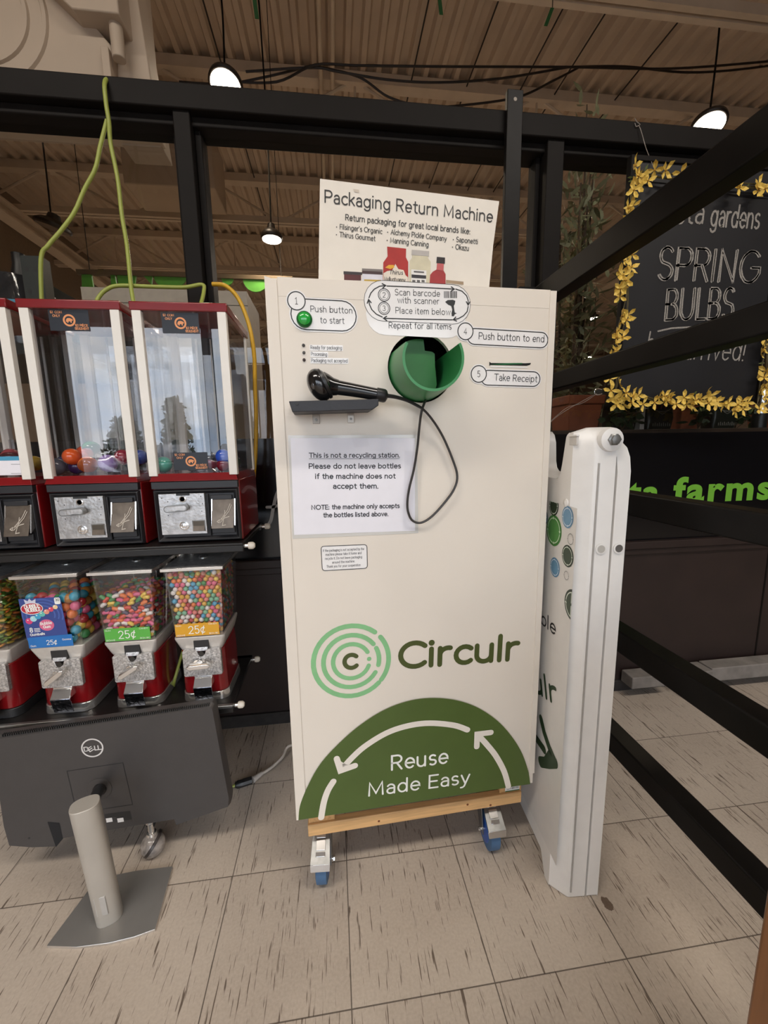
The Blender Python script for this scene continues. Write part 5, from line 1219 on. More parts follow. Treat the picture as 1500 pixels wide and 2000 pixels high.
# vent grille along the top edge
s = M(); a = at(0, 1438, MYP); b = at(408, 1377.5, MYP)
for i in range(96):
    t = (i+.5)/96; p = a.lerp(b, t); s.box((p.x-.0012, MYP+.002, p.z-.004), (p.x+.0012, MYP+.0112, p.z+.0015), INK)
s.build('vent_grille', bk, smooth=False)
mf = lambda h: (lambda a_, b_: Vector((a_, MYP-h, b_)))
mp2 = lambda x, y: (at(x, y, MYP).x, at(x, y, MYP).z)
s = M(); GW_ = pm('logo_silver', srgb(222, 220, 218), .3, .2); c = mp2(180.5, 1460.5); r = abs(mp2(202, 1460)[0]-c[0])
circ_line(s, c, r*.95, r*.07, mf(.0006), GW_, 40)
letter(s, 'D', mp2(165.5, 1467.2), mp2(174, 1466.0), r*.44, mf(.0006), GW_, .22, gap=0); letter(s, 'LL', mp2(186, 1464.6), mp2(198, 1463.0), r*.44, mf(.0006), GW_, .22, gap=.0)
letter(s, 'E', mp2(176.2, 1467.8), mp2(183.4, 1463.2), r*.40, mf(.0006), GW_, .22, gap=0)
s.build('maker_badge', bk, smooth=False, fixn=False)['label'] = 'round silver badge reading DELL'
s = M(); SE = pm('seam_dark', srgb(30, 30, 32), .6)
sq = [mp2(131, 1506), mp2(240, 1489.5), mp2(259, 1571), mp2(150, 1588)]
for i in range(4): ribbon(s, [sq[i], sq[(i+1) % 4]], .0007, mf(.0005), SE)
s.build('mount_seam', bk, smooth=False, fixn=False)
for x_, y_ in ((195, 1540),):
    s = M(); c = at(x_, y_, MYP); s.lathe([(.030, 0), (.030, .0015), (.027, .002)], c, (0, -1, 0), MB_, n=28); s.build('mount_ring', bk)
s = M(); fillp(s, [mp2(93, 1605), mp2(116, 1607), mp2(123, 1638), mp2(109.5, 1654)], mf(.0007), pm('recess_black', srgb(20, 20, 22), .8)); s.build('cable_recess', bk, smooth=False, fixn=False)
s = M(); fillp(s, [mp2(204, 1590), mp2(254, 1583.5), mp2(258, 1600), mp2(208, 1607)], mf(.0006), INK)
for x_ in (207, 229): fillp(s, [mp2(x_, 1598), mp2(x_+12, 1596.3), mp2(x_+13.5, 1604), mp2(x_+1.5, 1606)], mf(.001), LABELW)
for k in range(3): ribbon(s, [mp2(221, 1597+3*k), mp2(227, 1596.2+3*k)], .0006, mf(.001), pm('grey_ink', srgb(92, 90, 90), .5))
s.build('serial_label', bk, smooth=False, fixn=False)['label'] = 'black serial sticker with two white patches'
s = M(); c = at(57, 1637, MYP); s.lathe([(.0028, 0), (.0028, .0006), (0, .0006)], c, (0, -1, 0), INK, n=12); s.build('lock_hole', bk)
# stand
SILV = pm('silver_anodised', srgb(186, 180, 170), .38, .35, var=.04, scale=14, bump=.06, bscale=400)
s = M(); B_ = [atz(*q, .009) for q in ((91, 1846), (149, 1848), (213, 1840), (262, 1828), (303, 1813), (337, 1691), (255, 1701), (172, 1733))]
B_[7] = Vector((-.665, 1.005, .009)); B_[6] = Vector((-.57, 1.012, .009))
b0 = [Vector((p.x, p.y, 0)) for p in B_]; b1 = [Vector((p.x, p.y, .007)) for p in B_]
s.loft([b0, b1], pm('polished_edge', srgb(214, 210, 204), .3, .8)); tri = geometry.tessellate_polygon([[Vector((p.x, p.y, 0)) for p in B_]])
top_ = [Vector((p.x, p.y, .0074)) for p in B_]; s.add(top_, [tuple(t) for t in tri], pm('brushed_dark_steel', srgb(140, 137, 133), .34, .4, var=.08, scale=10, bump=.05, bscale=300)); s.build('base', mon, bevel=.001)
c0_ = Vector((-.583, .905, .007)); c1_ = at(165, 1570, .905)
dv = (c1_-c0_).normalized()
def oval(c, a, b, n=28, ex=2.6):
    P = []
    for i in range(n):
        t = 2*PI*i/n; P.append(c+Vector((a*math.copysign(abs(math.cos(t))**(2/ex), math.cos(t)), b*math.copysign(abs(math.sin(t))**(2/ex), math.sin(t)), 0)))
    q_ = Matrix.Rotation(math.radians(22), 4, 'Z'); return [c+(q_.to_3x3() @ (p-c)) for p in P]
s = M(); s.loft([oval(c0_, .0275, .024), oval(c1_, .0295, .024)], SILV); col_ = s.build('column', mon, bevel=.0012, angle=60)
s = M(); a = c0_+dv*.034; b = c0_+dv*.085; f1 = [a+Vector((-.010, -.0262, 0)), a+Vector((.014, -.0232, 0)), b+Vector((.014, -.0232, 0)), b+Vector((-.010, -.0262, 0))]
s.loft([f1, [p+Vector((0, .006, 0)) for p in f1]], pm('cable_slot_cover', srgb(188, 184, 178), .45, .3)); s.build('cable_slot', col_, bevel=.001)
s = M(); p0 = c1_+Vector((.006, .020, -.016)); p1 = at(196, 1540, MYP); s.tube([p0, p0.lerp(p1, .5)+Vector((0, 0, .004)), p1], .0125, BLACKP, n=14); s.lathe([(.016, 0), (.016, .008), (.012, .012)], p1, (0, -1, 0), BLACKP); s.build('arm', mon)

# =================================================================== CORDS
YG = pm('yellow_green_cord', srgb(150, 160, 72), .45, var=.06)
YL = pm('yellow_cord', srgb(206, 160, 36), .45, var=.06)
WHC = pm('off_white_cord', srgb(196, 186, 174), .45)
wc = thing('power_cord', atz(520, 1505, 0), 'off-white power cord with a black plug connector on the floor left of the cream machine', 'power cord')
fz = lambda x, y, z: atz(x, y, z)
s = M(); s.tube([fz(508, 1513, .012), fz(530, 1499, .012), fz(552, 1478, .02), fz(566, 1456, .04), Vector((-.10, 1.32, .10)), Vector((.02, 1.28, .16)), Vector((.12, 1.20, .20))], .005, WHC, n=10); s.build('cord', wc)
s = M(); s.tube([fz(494, 1523, .012), fz(503, 1516.5, .012), fz(512, 1510, .012)], lambda t: .0105-.004*t, pm('pale_plug', srgb(198, 190, 182), .35), n=10, smooth=2); s.build('plug', wc)['label'] = 'pale rubber plug end'
s = M(); a = fz(459, 1534, .012); b = fz(492, 1523.5, .012); s.tube([a, a.lerp(b, .15), a.lerp(b, .5), b], lambda t: .008 if t < .12 else .0125, BLACKP, n=8, smooth=1); s.build('connector', wc)['label'] = 'black connector block'
s = M(); s.tube([a, fz(450, 1535, .010), Vector((-.42, 1.31, .008)), Vector((-.50, 1.42, .02)), Vector((-.47, 1.40, .30)), at(333, 1376, 1.25), at(338, 1345, 1.22), at(346, 1310, 1.22), Vector((-.47, 1.36, .62))], .0045, YG, n=8); s.build('green_lead', wc)['label'] = 'yellow-green lead'
gc = thing('extension_cord', (-.60, 1.50, 1.5), 'yellow-green extension cord hung over the header, both ends falling behind the capsule machines', 'cord')
s = M(); P_ = [at(262, 596, 1.44), at(256, 560, 1.46), at(248, 480, 1.50), at(238, 420, 1.52), at(230, 350, 1.535), at(216, 280, 1.54), at(213, 240, 1.535), at(207, 200, 1.535), at(205, 160, 1.545)]
P_.append(Vector((P_[-1].x, 1.60, 2.302))); P_.append(Vector((P_[-1].x-.005, 1.68, 2.29))); s.tube(P_, .0062, YG, n=10)
s.build('cord', gc)
s = M(); s.tube([at(209, 235, 1.545), at(196, 285, 1.54), at(186, 330, 1.535), at(165, 370, 1.53), at(145, 415, 1.52), at(118, 452, 1.51), at(94, 480, 1.50), at(80, 508, 1.50), Vector((at(80, 508, 1.50).x-.02, 1.50, 1.55))], .0062, YG, n=10); s.build('cord', gc)
tag(M().tube([at(187, 594, 1.44), at(192, 582, 1.45), at(206, 567, 1.46), at(232, 558, 1.47), at(300, 560, 1.48), at(360, 561, 1.49), at(395, 556, 1.5), at(398, 570, 1.49), at(392, 596, 1.46)], .006, YG, n=10).build('looped_cord'), 'green cord arching over the tops of the capsule machines', 'cord')
tag(M().tube([at(415, 555, 1.53), at(440, 558, 1.52), at(462, 578, 1.51), at(478, 610, 1.5), at(490, 650, 1.49), at(497, 700, 1.49), at(498, 760, 1.49), at(500, 805, 1.49), at(500, 850, 1.49), at(498, 900, 1.48), at(490, 1000, 1.46)], .0068, YL, n=10).build('yellow_cord'), 'thick yellow cord hanging behind the right capsule machine', 'cord')

# =================================================================== CHALKBOARD WITH FLOWER GARLAND
CBY = 1.50
CBM = pm('chalkboard_black', srgb(24, 24, 27), .55, var=.2, scale=6)
cbd = thing('chalkboard', (1.41, CBY, 1.29), 'black chalkboard with chalk lettering for spring bulbs, hanging framed by yellow flowers', 'chalkboard')
s = M(); s.box((1.105, CBY, 1.295), (1.715, CBY+.012, 2.125), CBM); s.build('board', cbd)
s = M(); s.box((1.090, CBY-.006, 1.280), (1.108, CBY+.018, 2.14), FRAMEB).box((1.712, CBY-.006, 1.280), (1.730, CBY+.018, 2.14), FRAMEB).box((1.108, CBY-.006, 1.280), (1.712, CBY+.018, 1.298), FRAMEB).box((1.108, CBY-.006, 2.122), (1.712, CBY+.018, 2.14), FRAMEB)
s.build('frame', cbd, bevel=.002)
CHK = pm('chalk', srgb(150, 145, 138), .9, var=.35, scale=260)
chf = lambda a, b: Vector((a, CBY-.0012, b))
cpx2 = lambda x, y: (at(x, y, CBY).x, at(x, y, CBY).z)
def chalk(name, items, lab):
    s = M()
    for t, x0, y0, x1, y1, cap, wgt, sh, dbl in items:
        a = cpx2(x0, y0); b = cpx2(x1, y1); c = abs(cpx2(x0, y0-cap)[1]-a[1])
        for k in range(2 if dbl else 1):
            e = .0055*k; letter(s, t, (a[0]+e, a[1]+e*.4), (b[0]+e, b[1]+e*.4), c, chf, CHK, wgt, shear=sh, wob=.012)
    return s
s = chalk('', [('Vesta', 1268, 437, 1372, 436, 44, .10, .10, False), ('gardens', 1387, 441, 1480, 447, 42, .10, .06, False)], ''); s.build('chalk_lettering', cbd, smooth=False, fixn=False)['label'] = 'chalk script line ending in gardens'
s = chalk('', [('SPRING', 1283, 546, 1476, 553, 63, .075, .04, True)], ''); s.build('chalk_lettering', cbd, smooth=False, fixn=False)['label'] = 'large chalk word SPRING'
s = chalk('', [('BULBS', 1298, 626, 1428, 622, 60, .075, .06, True)], ''); ribbon(s, [cpx2(1285, 647), cpx2(1312, 641), cpx2(1350, 639), cpx2(1420, 640)], .003, chf, CHK); s.build('chalk_lettering', cbd, smooth=False, fixn=False)['label'] = 'large chalk word BULBS, underlined'
s = chalk('', [('have', 1262, 690, 1322, 694, 40, .075, .10, False), ('arrived!', 1336, 701, 1452, 704, 40, .075, .12, False)], ''); s.build('chalk_lettering', cbd, smooth=False, fixn=False)['label'] = 'chalk script line ending in arrived!'

gar = thing('flower_garland', (1.41, CBY-.02, 1.29), 'garland of yellow forsythia flowers framing the chalkboard', 'garland')
FY1 = pm('yellow_petal', srgb(226, 192, 88), .55, var=.12, scale=50); FY2 = pm('olive_stem', srgb(82, 72, 36), .6, var=.3, scale=60)
s = M()
for pts in ([(1243, 335), (1232, 380), (1236, 440), (1226, 520), (1222, 600), (1208, 660), (1202, 740), (1196, 780)], [(1196, 780), (1240, 772), (1300, 785), (1370, 782), (1430, 792), (1480, 796)], [(1243, 335), (1300, 345), (1370, 352), (1440, 362), (1500, 366), (1560, 372)], [(1496, 640), (1492, 720), (1484, 790)]):
    for k in range(3):
        s.tube([at(x+rnd.uniform(-6, 6), y+rnd.uniform(-6, 6), CBY-.022) for x, y in pts], .0022, FY2, n=5, smooth=4)
s.build('stem', gar)
# petals: four slim blades
fm = M()
for k in range(4):
    a = PI/2*k+.2; u = Vector((math.cos(a), 0, math.sin(a))); v_ = Vector((-math.sin(a), 0, math.cos(a))); d = Vector((0, -1, 0))
    L_ = .027
    P_ = [Vector((0, 0, 0)), u*L_*.35+v_*.0055-d*-.003, u*L_*.72+v_*.0062+d*.004, u*L_+d*.010, u*L_*.72-v_*.0062+d*.004, u*L_*.35-v_*.0055+d*.003]
    fm.add(P_+[u*L_*.55+d*.0005], [(0, 1, 6), (1, 2, 6), (2, 3, 6), (3, 4, 6), (4, 5, 6), (5, 0, 6)], FY1)
fm.lathe([(.003, 0), (.0022, .004), (0, .006)], (0, 0, 0), (0, -1, 0), pm('flower_throat', srgb(170, 128, 40), .6), n=8)
fme = bpy.data.meshes.new('flower'); fme.from_pydata([tuple(p) for p in fm.v], [], fm.f)
for x in fm.mats: fme.materials.append(x)
fme.polygons.foreach_set('material_index', fm.mi); fme.update()
def path_pts(pts, n):
    P = [Vector(p) for p in pts]; Ls = [(P[i+1]-P[i]).length for i in range(len(P)-1)]; T_ = sum(Ls); R_ = []
    for k in range(n):
        d = T_*(k+rnd.random())/n; i = 0
        while d > Ls[i] and i < len(Ls)-1: d -= Ls[i]; i += 1
        R_.append(P[i].lerp(P[i+1], d/Ls[i]))
    return R_
spots = [(p, 11) for p in path_pts([(1243, 333), (1232, 385), (1228, 440), (1224, 520), (1218, 600), (1208, 660), (1200, 740), (1196, 782)], 36)]
spots += [(p, 14) for p in path_pts([(1196, 778), (1240, 778), (1300, 787), (1370, 782), (1430, 790), (1482, 798)], 36)]
spots += [(p, 15) for p in path_pts([(1236, 338), (1300, 348), (1370, 352), (1440, 360), (1505, 368)], 18)] + [(p, 10) for p in path_pts([(1497, 660), (1492, 720), (1484, 795)], 10)]
for p, j in spots[:100]:
    w_ = at(p.x+rnd.uniform(-j, j), p.y+rnd.uniform(-j, j), CBY-.026-rnd.random()*.022)
    o = bpy.data.objects.new('flower', fme); C.objects.link(o); o.parent = gar; o.location = w_-WLOC[gar.name]
    o.rotation_euler = (rnd.uniform(-.7, .7), rnd.uniform(0, 6.28), rnd.uniform(-.7, .7)); k = rnd.uniform(1.0, 1.32); o.scale = (k, k, k)
s = M()
for p, j in rnd.sample(spots, 40):
    c = at(p.x+rnd.uniform(-j, j), p.y+rnd.uniform(-j, j), CBY-.024); a = rnd.uniform(0, 6.28); u = Vector((math.cos(a), rnd.uniform(-.3, .3), math.sin(a))); v_ = Vector((-math.sin(a), 0, math.cos(a)))
    s.add([c, c+u*.012+v_*.004, c+u*.024, c+u*.012-v_*.004], [(0, 1, 2, 3)], pm('garland_leaf', srgb(84, 92, 40), .6))
o = s.build('leaf', gar, fixn=False); o['kind'] = 'stuff'
bc = thing('binder_clip', at(1170, 765, CBY-.01), 'small silver binder clip with thin wire at the lower left of the chalkboard', 'clip')
s = M(); c = at(1176, 765, CBY-.012); s.box((c.x-.004, CBY-.02, c.z-.010), (c.x+.016, CBY+.02, c.z+.010), pm('clip_black', srgb(26, 26, 28), .3)); s.build('jaw', bc, bevel=.001)
s = M(); s.tube([at(x, y, CBY-.018) for x, y in ((1176, 761), (1168, 759), (1162, 762), (1162, 769), (1168, 771), (1176, 769))], .0013, CHROME, n=6); s.build('wire_handle', bc)
s = M(); s.tube([at(x, y, CBY-.006) for x, y in ((1166, 768), (1140, 782), (1115, 796), (1090, 812), (1072, 828))], .0009, pm('grey_wire', srgb(140, 128, 120), .5), n=5); s.tube([at(x, y, CBY-.006) for x, y in ((1166, 769), (1138, 787), (1110, 795), (1092, 808), (1072, 826))], .0009, MATS['grey_wire'], n=5); s.build('wire', bc)
hg = thing('hanging_string', at(1243, 240, FY-.035), 'thin clear string tied from the header down to the flower garland', 'string')
s = M(); a = at(1248, 246, FY-.034); s.tube([a+Vector((0, .03, .002)), a, at(1262, 290, FY-.05), at(1276, 325, CBY-.02)], .0012, pm('clear_line', srgb(150, 140, 130), .3), n=5); s.build('line', hg)
s = M(); s.tube([at(1240, 231, FY-.034), at(1244, 238, FY-.034), at(1250, 243, FY-.034), at(1243, 247, FY-.034), at(1240, 240, FY-.034)], .0012, MATS['clear_line'], n=5); s.build('knot', hg)

# black glazed panel lettering
VG = pm('leaf_green_vinyl', srgb(112, 176, 56), .45, var=.03); VW = pm('grey_white_vinyl', srgb(176, 174, 174), .4)
pf = lambda a, b: Vector((a, FY+.0038, b))
def heavy(s, t, x0, x1, z, size, m, off):
    c = bpy.data.curves.new('t', 'FONT'); c.body = t; c.size = size; c.offset = off; c.space_character = 1.16
    o = bpy.data.objects.new('t', c); C.objects.link(o); bpy.context.view_layer.update()
    me = bpy.data.meshes.new_from_object(o.evaluated_get(bpy.context.evaluated_depsgraph_get()))
    xs = [v.co.x for v in me.vertices]; k = (x1-x0)/(max(xs)-min(xs)); mn = min(xs)
    s.add([Vector((x0+(v.co.x-mn)*k, FY+.0038, z+v.co.y)) for v in me.vertices], [tuple(p.vertices) for p in me.polygons], m)
    bpy.data.objects.remove(o); bpy.data.meshes.remove(me); bpy.data.curves.remove(c)
s = M(); heavy(s, 'farms', 1.466, 1.955, .872, .150, VG, .0055); tag(s.build('window_lettering', smooth=False, fixn=False), 'bold green vinyl lettering reading farms on the black panel', 'lettering')
s = M(); heavy(s, 'vesta', .98, 1.40, .868, .150, VG, .0055); tag(s.build('window_lettering', smooth=False, fixn=False), 'green vinyl word on the black panel, mostly hidden by the railing and sandwich board', 'lettering')
s = M(); ribbon(s, smooth_pl([(at(x, y, FY).x, at(x, y, FY).z) for x, y in ((522, 1027), (529, 1016), (534, 990), (540, 966), (549, 953), (560, 949), (570, 958))]), .0062, pf, VW); ribbon(s, smooth_pl([(at(x, y, FY).x, at(x, y, FY).z) for x, y in ((521, 991), (535, 990), (549, 986), (562, 988))]), .0055, pf, VW)
tag(s.build('script_letter', smooth=False, fixn=False), 'large pale script letter f on the black panel left of the cream machine', 'lettering')

# =================================================================== BEHIND THE GLASS
SHW = pm('dark_shelf_wood', srgb(60, 46, 36), .6, var=.2, scale=8)
ds = thing('display_shelf', (1.75, 1.92, 0), 'dark display shelf behind the glass carrying pots and soil bags', 'shelf')
s = M(); s.box((.96, 1.72, 1.165), (2.95, 2.12, 1.19), SHW); s.build('top', ds, bevel=.002)
for lx in (1.0, 2.88):
    for ly in (1.76, 2.06): s = M(); s.box((lx, ly, 0), (lx+.04, ly+.04, 1.165), SHW); s.build('leg', ds)
TC = pm('terracotta', srgb(150, 84, 56), .7, var=.12, scale=14)
def square_pot(x0, x1, y0, y1, zt, label):
    t = thing('terracotta_pot', ((x0+x1)/2, (y0+y1)/2, 1.19), label, 'pot')
    s = M(); e = .018
    s.loft([[(x0+e, y0+e, 1.19), (x1-e, y0+e, 1.19), (x1-e, y1-e, 1.19), (x0+e, y1-e, 1.19)], [(x0+.006, y0+.006, zt-.04), (x1-.006, y0+.006, zt-.04), (x1-.006, y1-.006, zt-.04), (x0+.006, y1-.006, zt-.04)]], TC); s.build('body', t, bevel=.004)
    s = M(); s.loft([[(x0, y0, zt-.04), (x1, y0, zt-.04), (x1, y1, zt-.04), (x0, y1, zt-.04)], [(x0-.003, y0-.003, zt), (x1+.003, y0-.003, zt), (x1+.003, y1+.003, zt), (x0-.003, y1+.003, zt)]], TC); s.build('rim', t, bevel=.004)
    s = M(); s.box((x0+.008, y0+.008, zt), (x1-.008, y1-.008, zt+.003), pm('potting_soil', srgb(50, 38, 30), .95)); s.build('soil', t)
square_pot(1.085, 1.265, 1.80, 1.98, 1.352, 'square terracotta pot behind the glass just right of the cream machine')
square_pot(1.665, 1.80, 1.80, 1.94, 1.345, 'square terracotta pot right of the two dark soil bags')
square_pot(2.20, 2.38, 1.80, 1.98, 1.33, 'square terracotta pot at the right edge of the photo')
BAG = pm('soil_bag_green', srgb(24, 30, 26), .3, var=.2, scale=20, bump=.3, bscale=40)
def soil_bag(x0, x1, label):
    t = thing('soil_bag', ((x0+x1)/2, 1.84, 1.19), label, 'bag', 'soil bags on the display shelf')
    s = M(); xm = (x0+x1)/2; w_ = (x1-x0)/2
    s.loft([rrect_ring(x0+.006, x1-.006, 1.81, 1.88, .012, 1.19), rrect_ring(x0, x1, 1.80, 1.89, .02, 1.25), rrect_ring(x0+.003, x1-.003, 1.81, 1.885, .02, 1.31), rrect_ring(x0+.004, x1-.004, 1.838, 1.85, .004, 1.345), rrect_ring(x0+.004, x1-.004, 1.84, 1.848, .003, 1.362)], BAG); s.build('sack', t)
    s = M(); fn = lambda a, b: Vector((a, 1.7985+max(0, (b-1.27)*.15), b))
    ribbon(s, [(xm+w_*.66*math.cos(i*PI/12), 1.298+.024*math.sin(i*PI/12)) for i in range(25)], .0016, fn, pm('bag_print_pale', srgb(112, 112, 108), .5), caps=False)
    for k in range(3): ribbon(s, [(xm-w_*.4+w_*.3*k, 1.288), (xm-w_*.3+w_*.3*k, 1.306)], .0025, fn, pm('bag_print_red', srgb(120, 44, 40), .5))
    for k in range(9): ribbon(s, [(xm-w_*.6+w_*.15*k, 1.208), (xm-w_*.6+w_*.15*k, 1.218+.004*(k % 2))], .0022, fn, MATS['bag_print_pale'])
    ribbon(s, [(xm-.02, 1.272), (xm, 1.262), (xm+.02, 1.272)], .0012, fn, MATS['bag_print_pale']); s.build('print', t, smooth=False, fixn=False)
soil_bag(1.305, 1.445, 'dark green soil bag with a reddish oval print, half behind the ivy'); soil_bag(1.49, 1.635, 'dark green soil bag with a reddish oval print beside the white gap')
soil_bag(1.84, 1.98, 'dark green soil bag right of the second terracotta pot')
s = M(); s.box((1.452, 1.80, 1.19), (1.462, 1.85, 1.36), pm('white_plastic_edge', srgb(200, 196, 190), .4)); s.box((1.470, 1.81, 1.19), (1.482, 1.85, 1.365), MATS['white_plastic_edge']); tag(s.build('white_bag_edges'), 'white plastic edges standing between the two soil bags', 'packaging')
s = M(); s.lathe([(.0, 0), (.024, 0), (.024, .11), (.022, .112), (.0, .112)], (2.07, 1.78, 1.26), (0, 0, 1), CHROME, n=24); s.lathe([(.03, -.07), (.03, 0), (0, 0)], (2.07, 1.78, 1.26), (0, 0, 1), BLACKP, n=20); tag(s.build('metal_canister'), 'shiny metal canister on a black foot under the right end of the garland', 'canister')
LEAFD = pm('dark_ivy_leaf', srgb(48, 68, 40), .5, var=.3, scale=20); LEAFO = pm('olive_leaf', srgb(132, 134, 102), .5, var=.25, scale=15); BARK = pm('brown_bark', srgb(74, 58, 44), .8, var=.2, scale=30)
def leaf_verts(c, u, n_, L_, w_):
    v_ = u.cross(n_).normalized()
    return [c, c+u*L_*.3+v_*w_*.42, c+u*L_*.62+v_*w_*.4-n_*L_*.04, c+u*L_-n_*L_*.14, c+u*L_*.62-v_*w_*.4-n_*L_*.04, c+u*L_*.3-v_*w_*.42]
def rdir(): 
    while True:
        d = Vector((rnd.uniform(-1, 1), rnd.uniform(-1, 1), rnd.uniform(-1, 1)))
        if .1 < d.length < 1: return d.normalized()
def ivy(c, rx, rz, n_, label):
    t = thing('ivy_plant', c, label, 'plant'); s = M()
    for k in range(n_):
        p = Vector((c[0]+rnd.gauss(0, rx*.5), c[1]+rnd.uniform(-.05, .03), c[2]+.03+abs(rnd.gauss(0, rz*.5)))); u = rdir(); u.z = u.z*.5-.2; u.normalize()
        s.add(leaf_verts(p, u, rdir(), rnd.uniform(.03, .055), rnd.uniform(.02, .035)), [(0, 1, 2, 3, 4, 5)], LEAFD)
    s.build('foliage', t, fixn=False)
    s = M()
    for k in range(5): s.tube([(c[0], c[1], c[2]), (c[0]+rnd.uniform(-rx, rx)*.6, c[1]+rnd.uniform(-.03, .03), c[2]+rz*.5), (c[0]+rnd.uniform(-rx, rx), c[1]-.03, c[2]+rz*.6)], .002, BARK, n=5)
    s.build('stems', t)
ivy((1.34, 1.775, 1.19), .09, .13, 70, 'dark ivy plant before the left soil bag'); ivy((1.73, 1.77, 1.19), .06, .15, 40, 'small dark ivy plant before the second terracotta pot'); ivy((2.02, 1.85, 1.19), .12, .12, 80, 'dark trailing plant at the right end of the display shelf')
# olive tree standing on the shop floor
tr = thing('olive_tree', (1.42, 2.35, 0), 'tall artificial olive tree behind the glass left of the chalkboard', 'tree')
s = M(); s.lathe([(.0, 0), (.13, 0), (.17, .30), (.17, .34), (.15, .34), (.14, .30), (0, .30)], (1.42, 2.35, 0), (0, 0, 1), TC); s.build('pot', tr)
s = M(); tips = []
for k in range(9):
    a = k*.7; top = Vector((1.44+rnd.uniform(-.24, .34), 2.35+rnd.uniform(-.16, .16), rnd.uniform(2.1, 2.58))) if k else Vector((1.37, 2.25, 2.86))
    b0 = Vector((1.42+.02*math.cos(a), 2.35+.02*math.sin(a), .30)); mid = b0.lerp(top, .5)+Vector((rnd.uniform(-.05, .05), rnd.uniform(-.05, .05), 0))
    s.tube([b0, mid, top], lambda t: .014*(1-t)+.003, BARK, n=7); 
    for t in [i/40 for i in range(12, 41)]: tips.append(b0.lerp(mid, t*2) if t < .5 else mid.lerp(top, t*2-1))
s.build('trunk', tr)
s = M()
for p in tips:
    if p.z < 1.25: continue
    for k in range(5):
        u = rdir(); u = (u*.8+Vector((0, 0, .45))).normalized(); q_ = p+Vector((rnd.gauss(0, .05), rnd.gauss(0, .05), rnd.gauss(0, .04)))
        s.add(leaf_verts(q_, u, rdir(), rnd.uniform(.06, .10), rnd.uniform(.016, .026)), [(0, 1, 2, 3, 4, 5)], LEAFO)
s.build('foliage', tr, fixn=False)
sl = thing('string_lights', (1.45, 1.72, 2.15), 'warm string lights glowing behind the glass above the flower garland', 'string lights')
s = M(); bp_ = [(1095, 305), (1122, 309), (1140, 309), (1163, 311), (1186, 310), (1205, 318), (1211, 330), (1240, 330), (1290, 331), (1350, 332), (1420, 332), (1470, 333), (1500, 336)]
s.tube([at(x, y, 1.72) for x, y in bp_], .0014, FRAMEB, n=5); s.build('wire', sl)
for x, y in ((1138, 309), (1142, 308), (1163, 312), (1168, 310), (1188, 309), (1204, 317), (1207, 322), (1211, 331), (1470, 333), (1478, 331), (1494, 334)):
    s = M(); s.ball(at(x, y, 1.72), .0045, pm('warm_bulb', srgb(255, 214, 150), .3, emit=((1, .72, .36, 1), 9.0)), n=8, k=6); s.build('bulb', sl)
# white cabinet, rack, wrapped goods, green sign
s = M(); tag(s.box((-1.35, 2.6, 0), (-.46, 3.0, 2.035), pm('white_laminate', srgb(190, 180, 166), .5)).box((-1.352, 2.598, 1.955), (-.458, 2.6, 1.958), INK).build('white_cabinet', bevel=.003), 'plain white cabinet top showing behind the capsule machines', 'cabinet')
rk = thing('pallet_rack', (-1.2, 1.95, 0), 'dark green pallet rack with punched posts behind the leftmost capsule machine', 'rack')
RKM = pm('dark_green_rack', srgb(44, 50, 48), .5, var=.1)
for x_, y_ in ((-1.10, 1.75), (-1.10, 2.45), (-2.3, 1.75), (-2.3, 2.45)):
    s = M(); s.box((x_, y_, 0), (x_+.07, y_+.05, 1.84), RKM)
    if (x_, y_) == (-1.10, 1.75):
        for k in range(10):
            for dx in (.018, .046): s.loft([[(x_+dx-.006, y_-.0005, 1.80-.075*k), (x_+dx+.006, y_-.0005, 1.80-.075*k), (x_+dx+.004, y_-.0005, 1.785-.075*k), (x_+dx-.004, y_-.0005, 1.785-.075*k)], [(x_+dx-.006, y_+.001, 1.80-.075*k), (x_+dx+.006, y_+.001, 1.80-.075*k), (x_+dx+.004, y_+.001, 1.785-.075*k), (x_+dx-.004, y_+.001, 1.785-.075*k)]], INK)
    s.build('post', rk)
s = M(); s.loft([[(-1.04, 1.78, 1.76), (-1.04, 1.78, 1.72), (-1.04, 1.81, 1.72), (-1.04, 1.81, 1.76)], [(-.86, 2.45, 1.66), (-.86, 2.45, 1.62), (-.86, 2.48, 1.62), (-.86, 2.48, 1.66)]], RKM); s.build('brace', rk)
s = M(); s.box((-2.3, 1.76, 1.50), (-1.04, 2.48, 1.54), RKM); s.build('shelf', rk)
wp = thing('wrapped_pack', (-1.32, 1.95, 1.54), 'dark bottles in glossy shrink wrap with a teal band on the pallet rack', 'pack')
s = M(); s.loft([rrect_ring(-1.56, -1.125, 1.79, 2.15, .05, 1.54), rrect_ring(-1.57, -1.12, 1.78, 2.16, .06, 1.66), rrect_ring(-1.55, -1.135, 1.79, 2.15, .07, 1.80), rrect_ring(-1.50, -1.19, 1.84, 2.10, .07, 1.825)], pm('shrink_wrapped_black', srgb(44, 46, 50), .12, var=.4, scale=12, bump=.8, bscale=30, coat=.8)); s.build('bundle', wp)
s = M(); s.loft([rrect_ring(-1.572, -1.118, 1.778, 2.162, .06, 1.615), rrect_ring(-1.572, -1.118, 1.778, 2.162, .06, 1.70)], pm('teal_print', srgb(70, 150, 184), .4), cap=False); s.build('band', wp)
s = M(); s.lathe([(.03, 0), (.03, .02), (.022, .05), (.022, .09), (0, .09)], (-1.20, 1.90, 1.815), (0, 0, 1), BLACKP, n=16); s.build('bottle_neck', wp)
gs = thing('green_sign', (-1.2, 4.0, 2.4), 'bright green hanging sign letters partly hidden behind the capsule machines', 'sign')
GSM = pm('bright_green_sign', srgb(96, 176, 72), .5)
def gpx(x, y): p = at(x, y, 4.0); return (p.x, p.z)
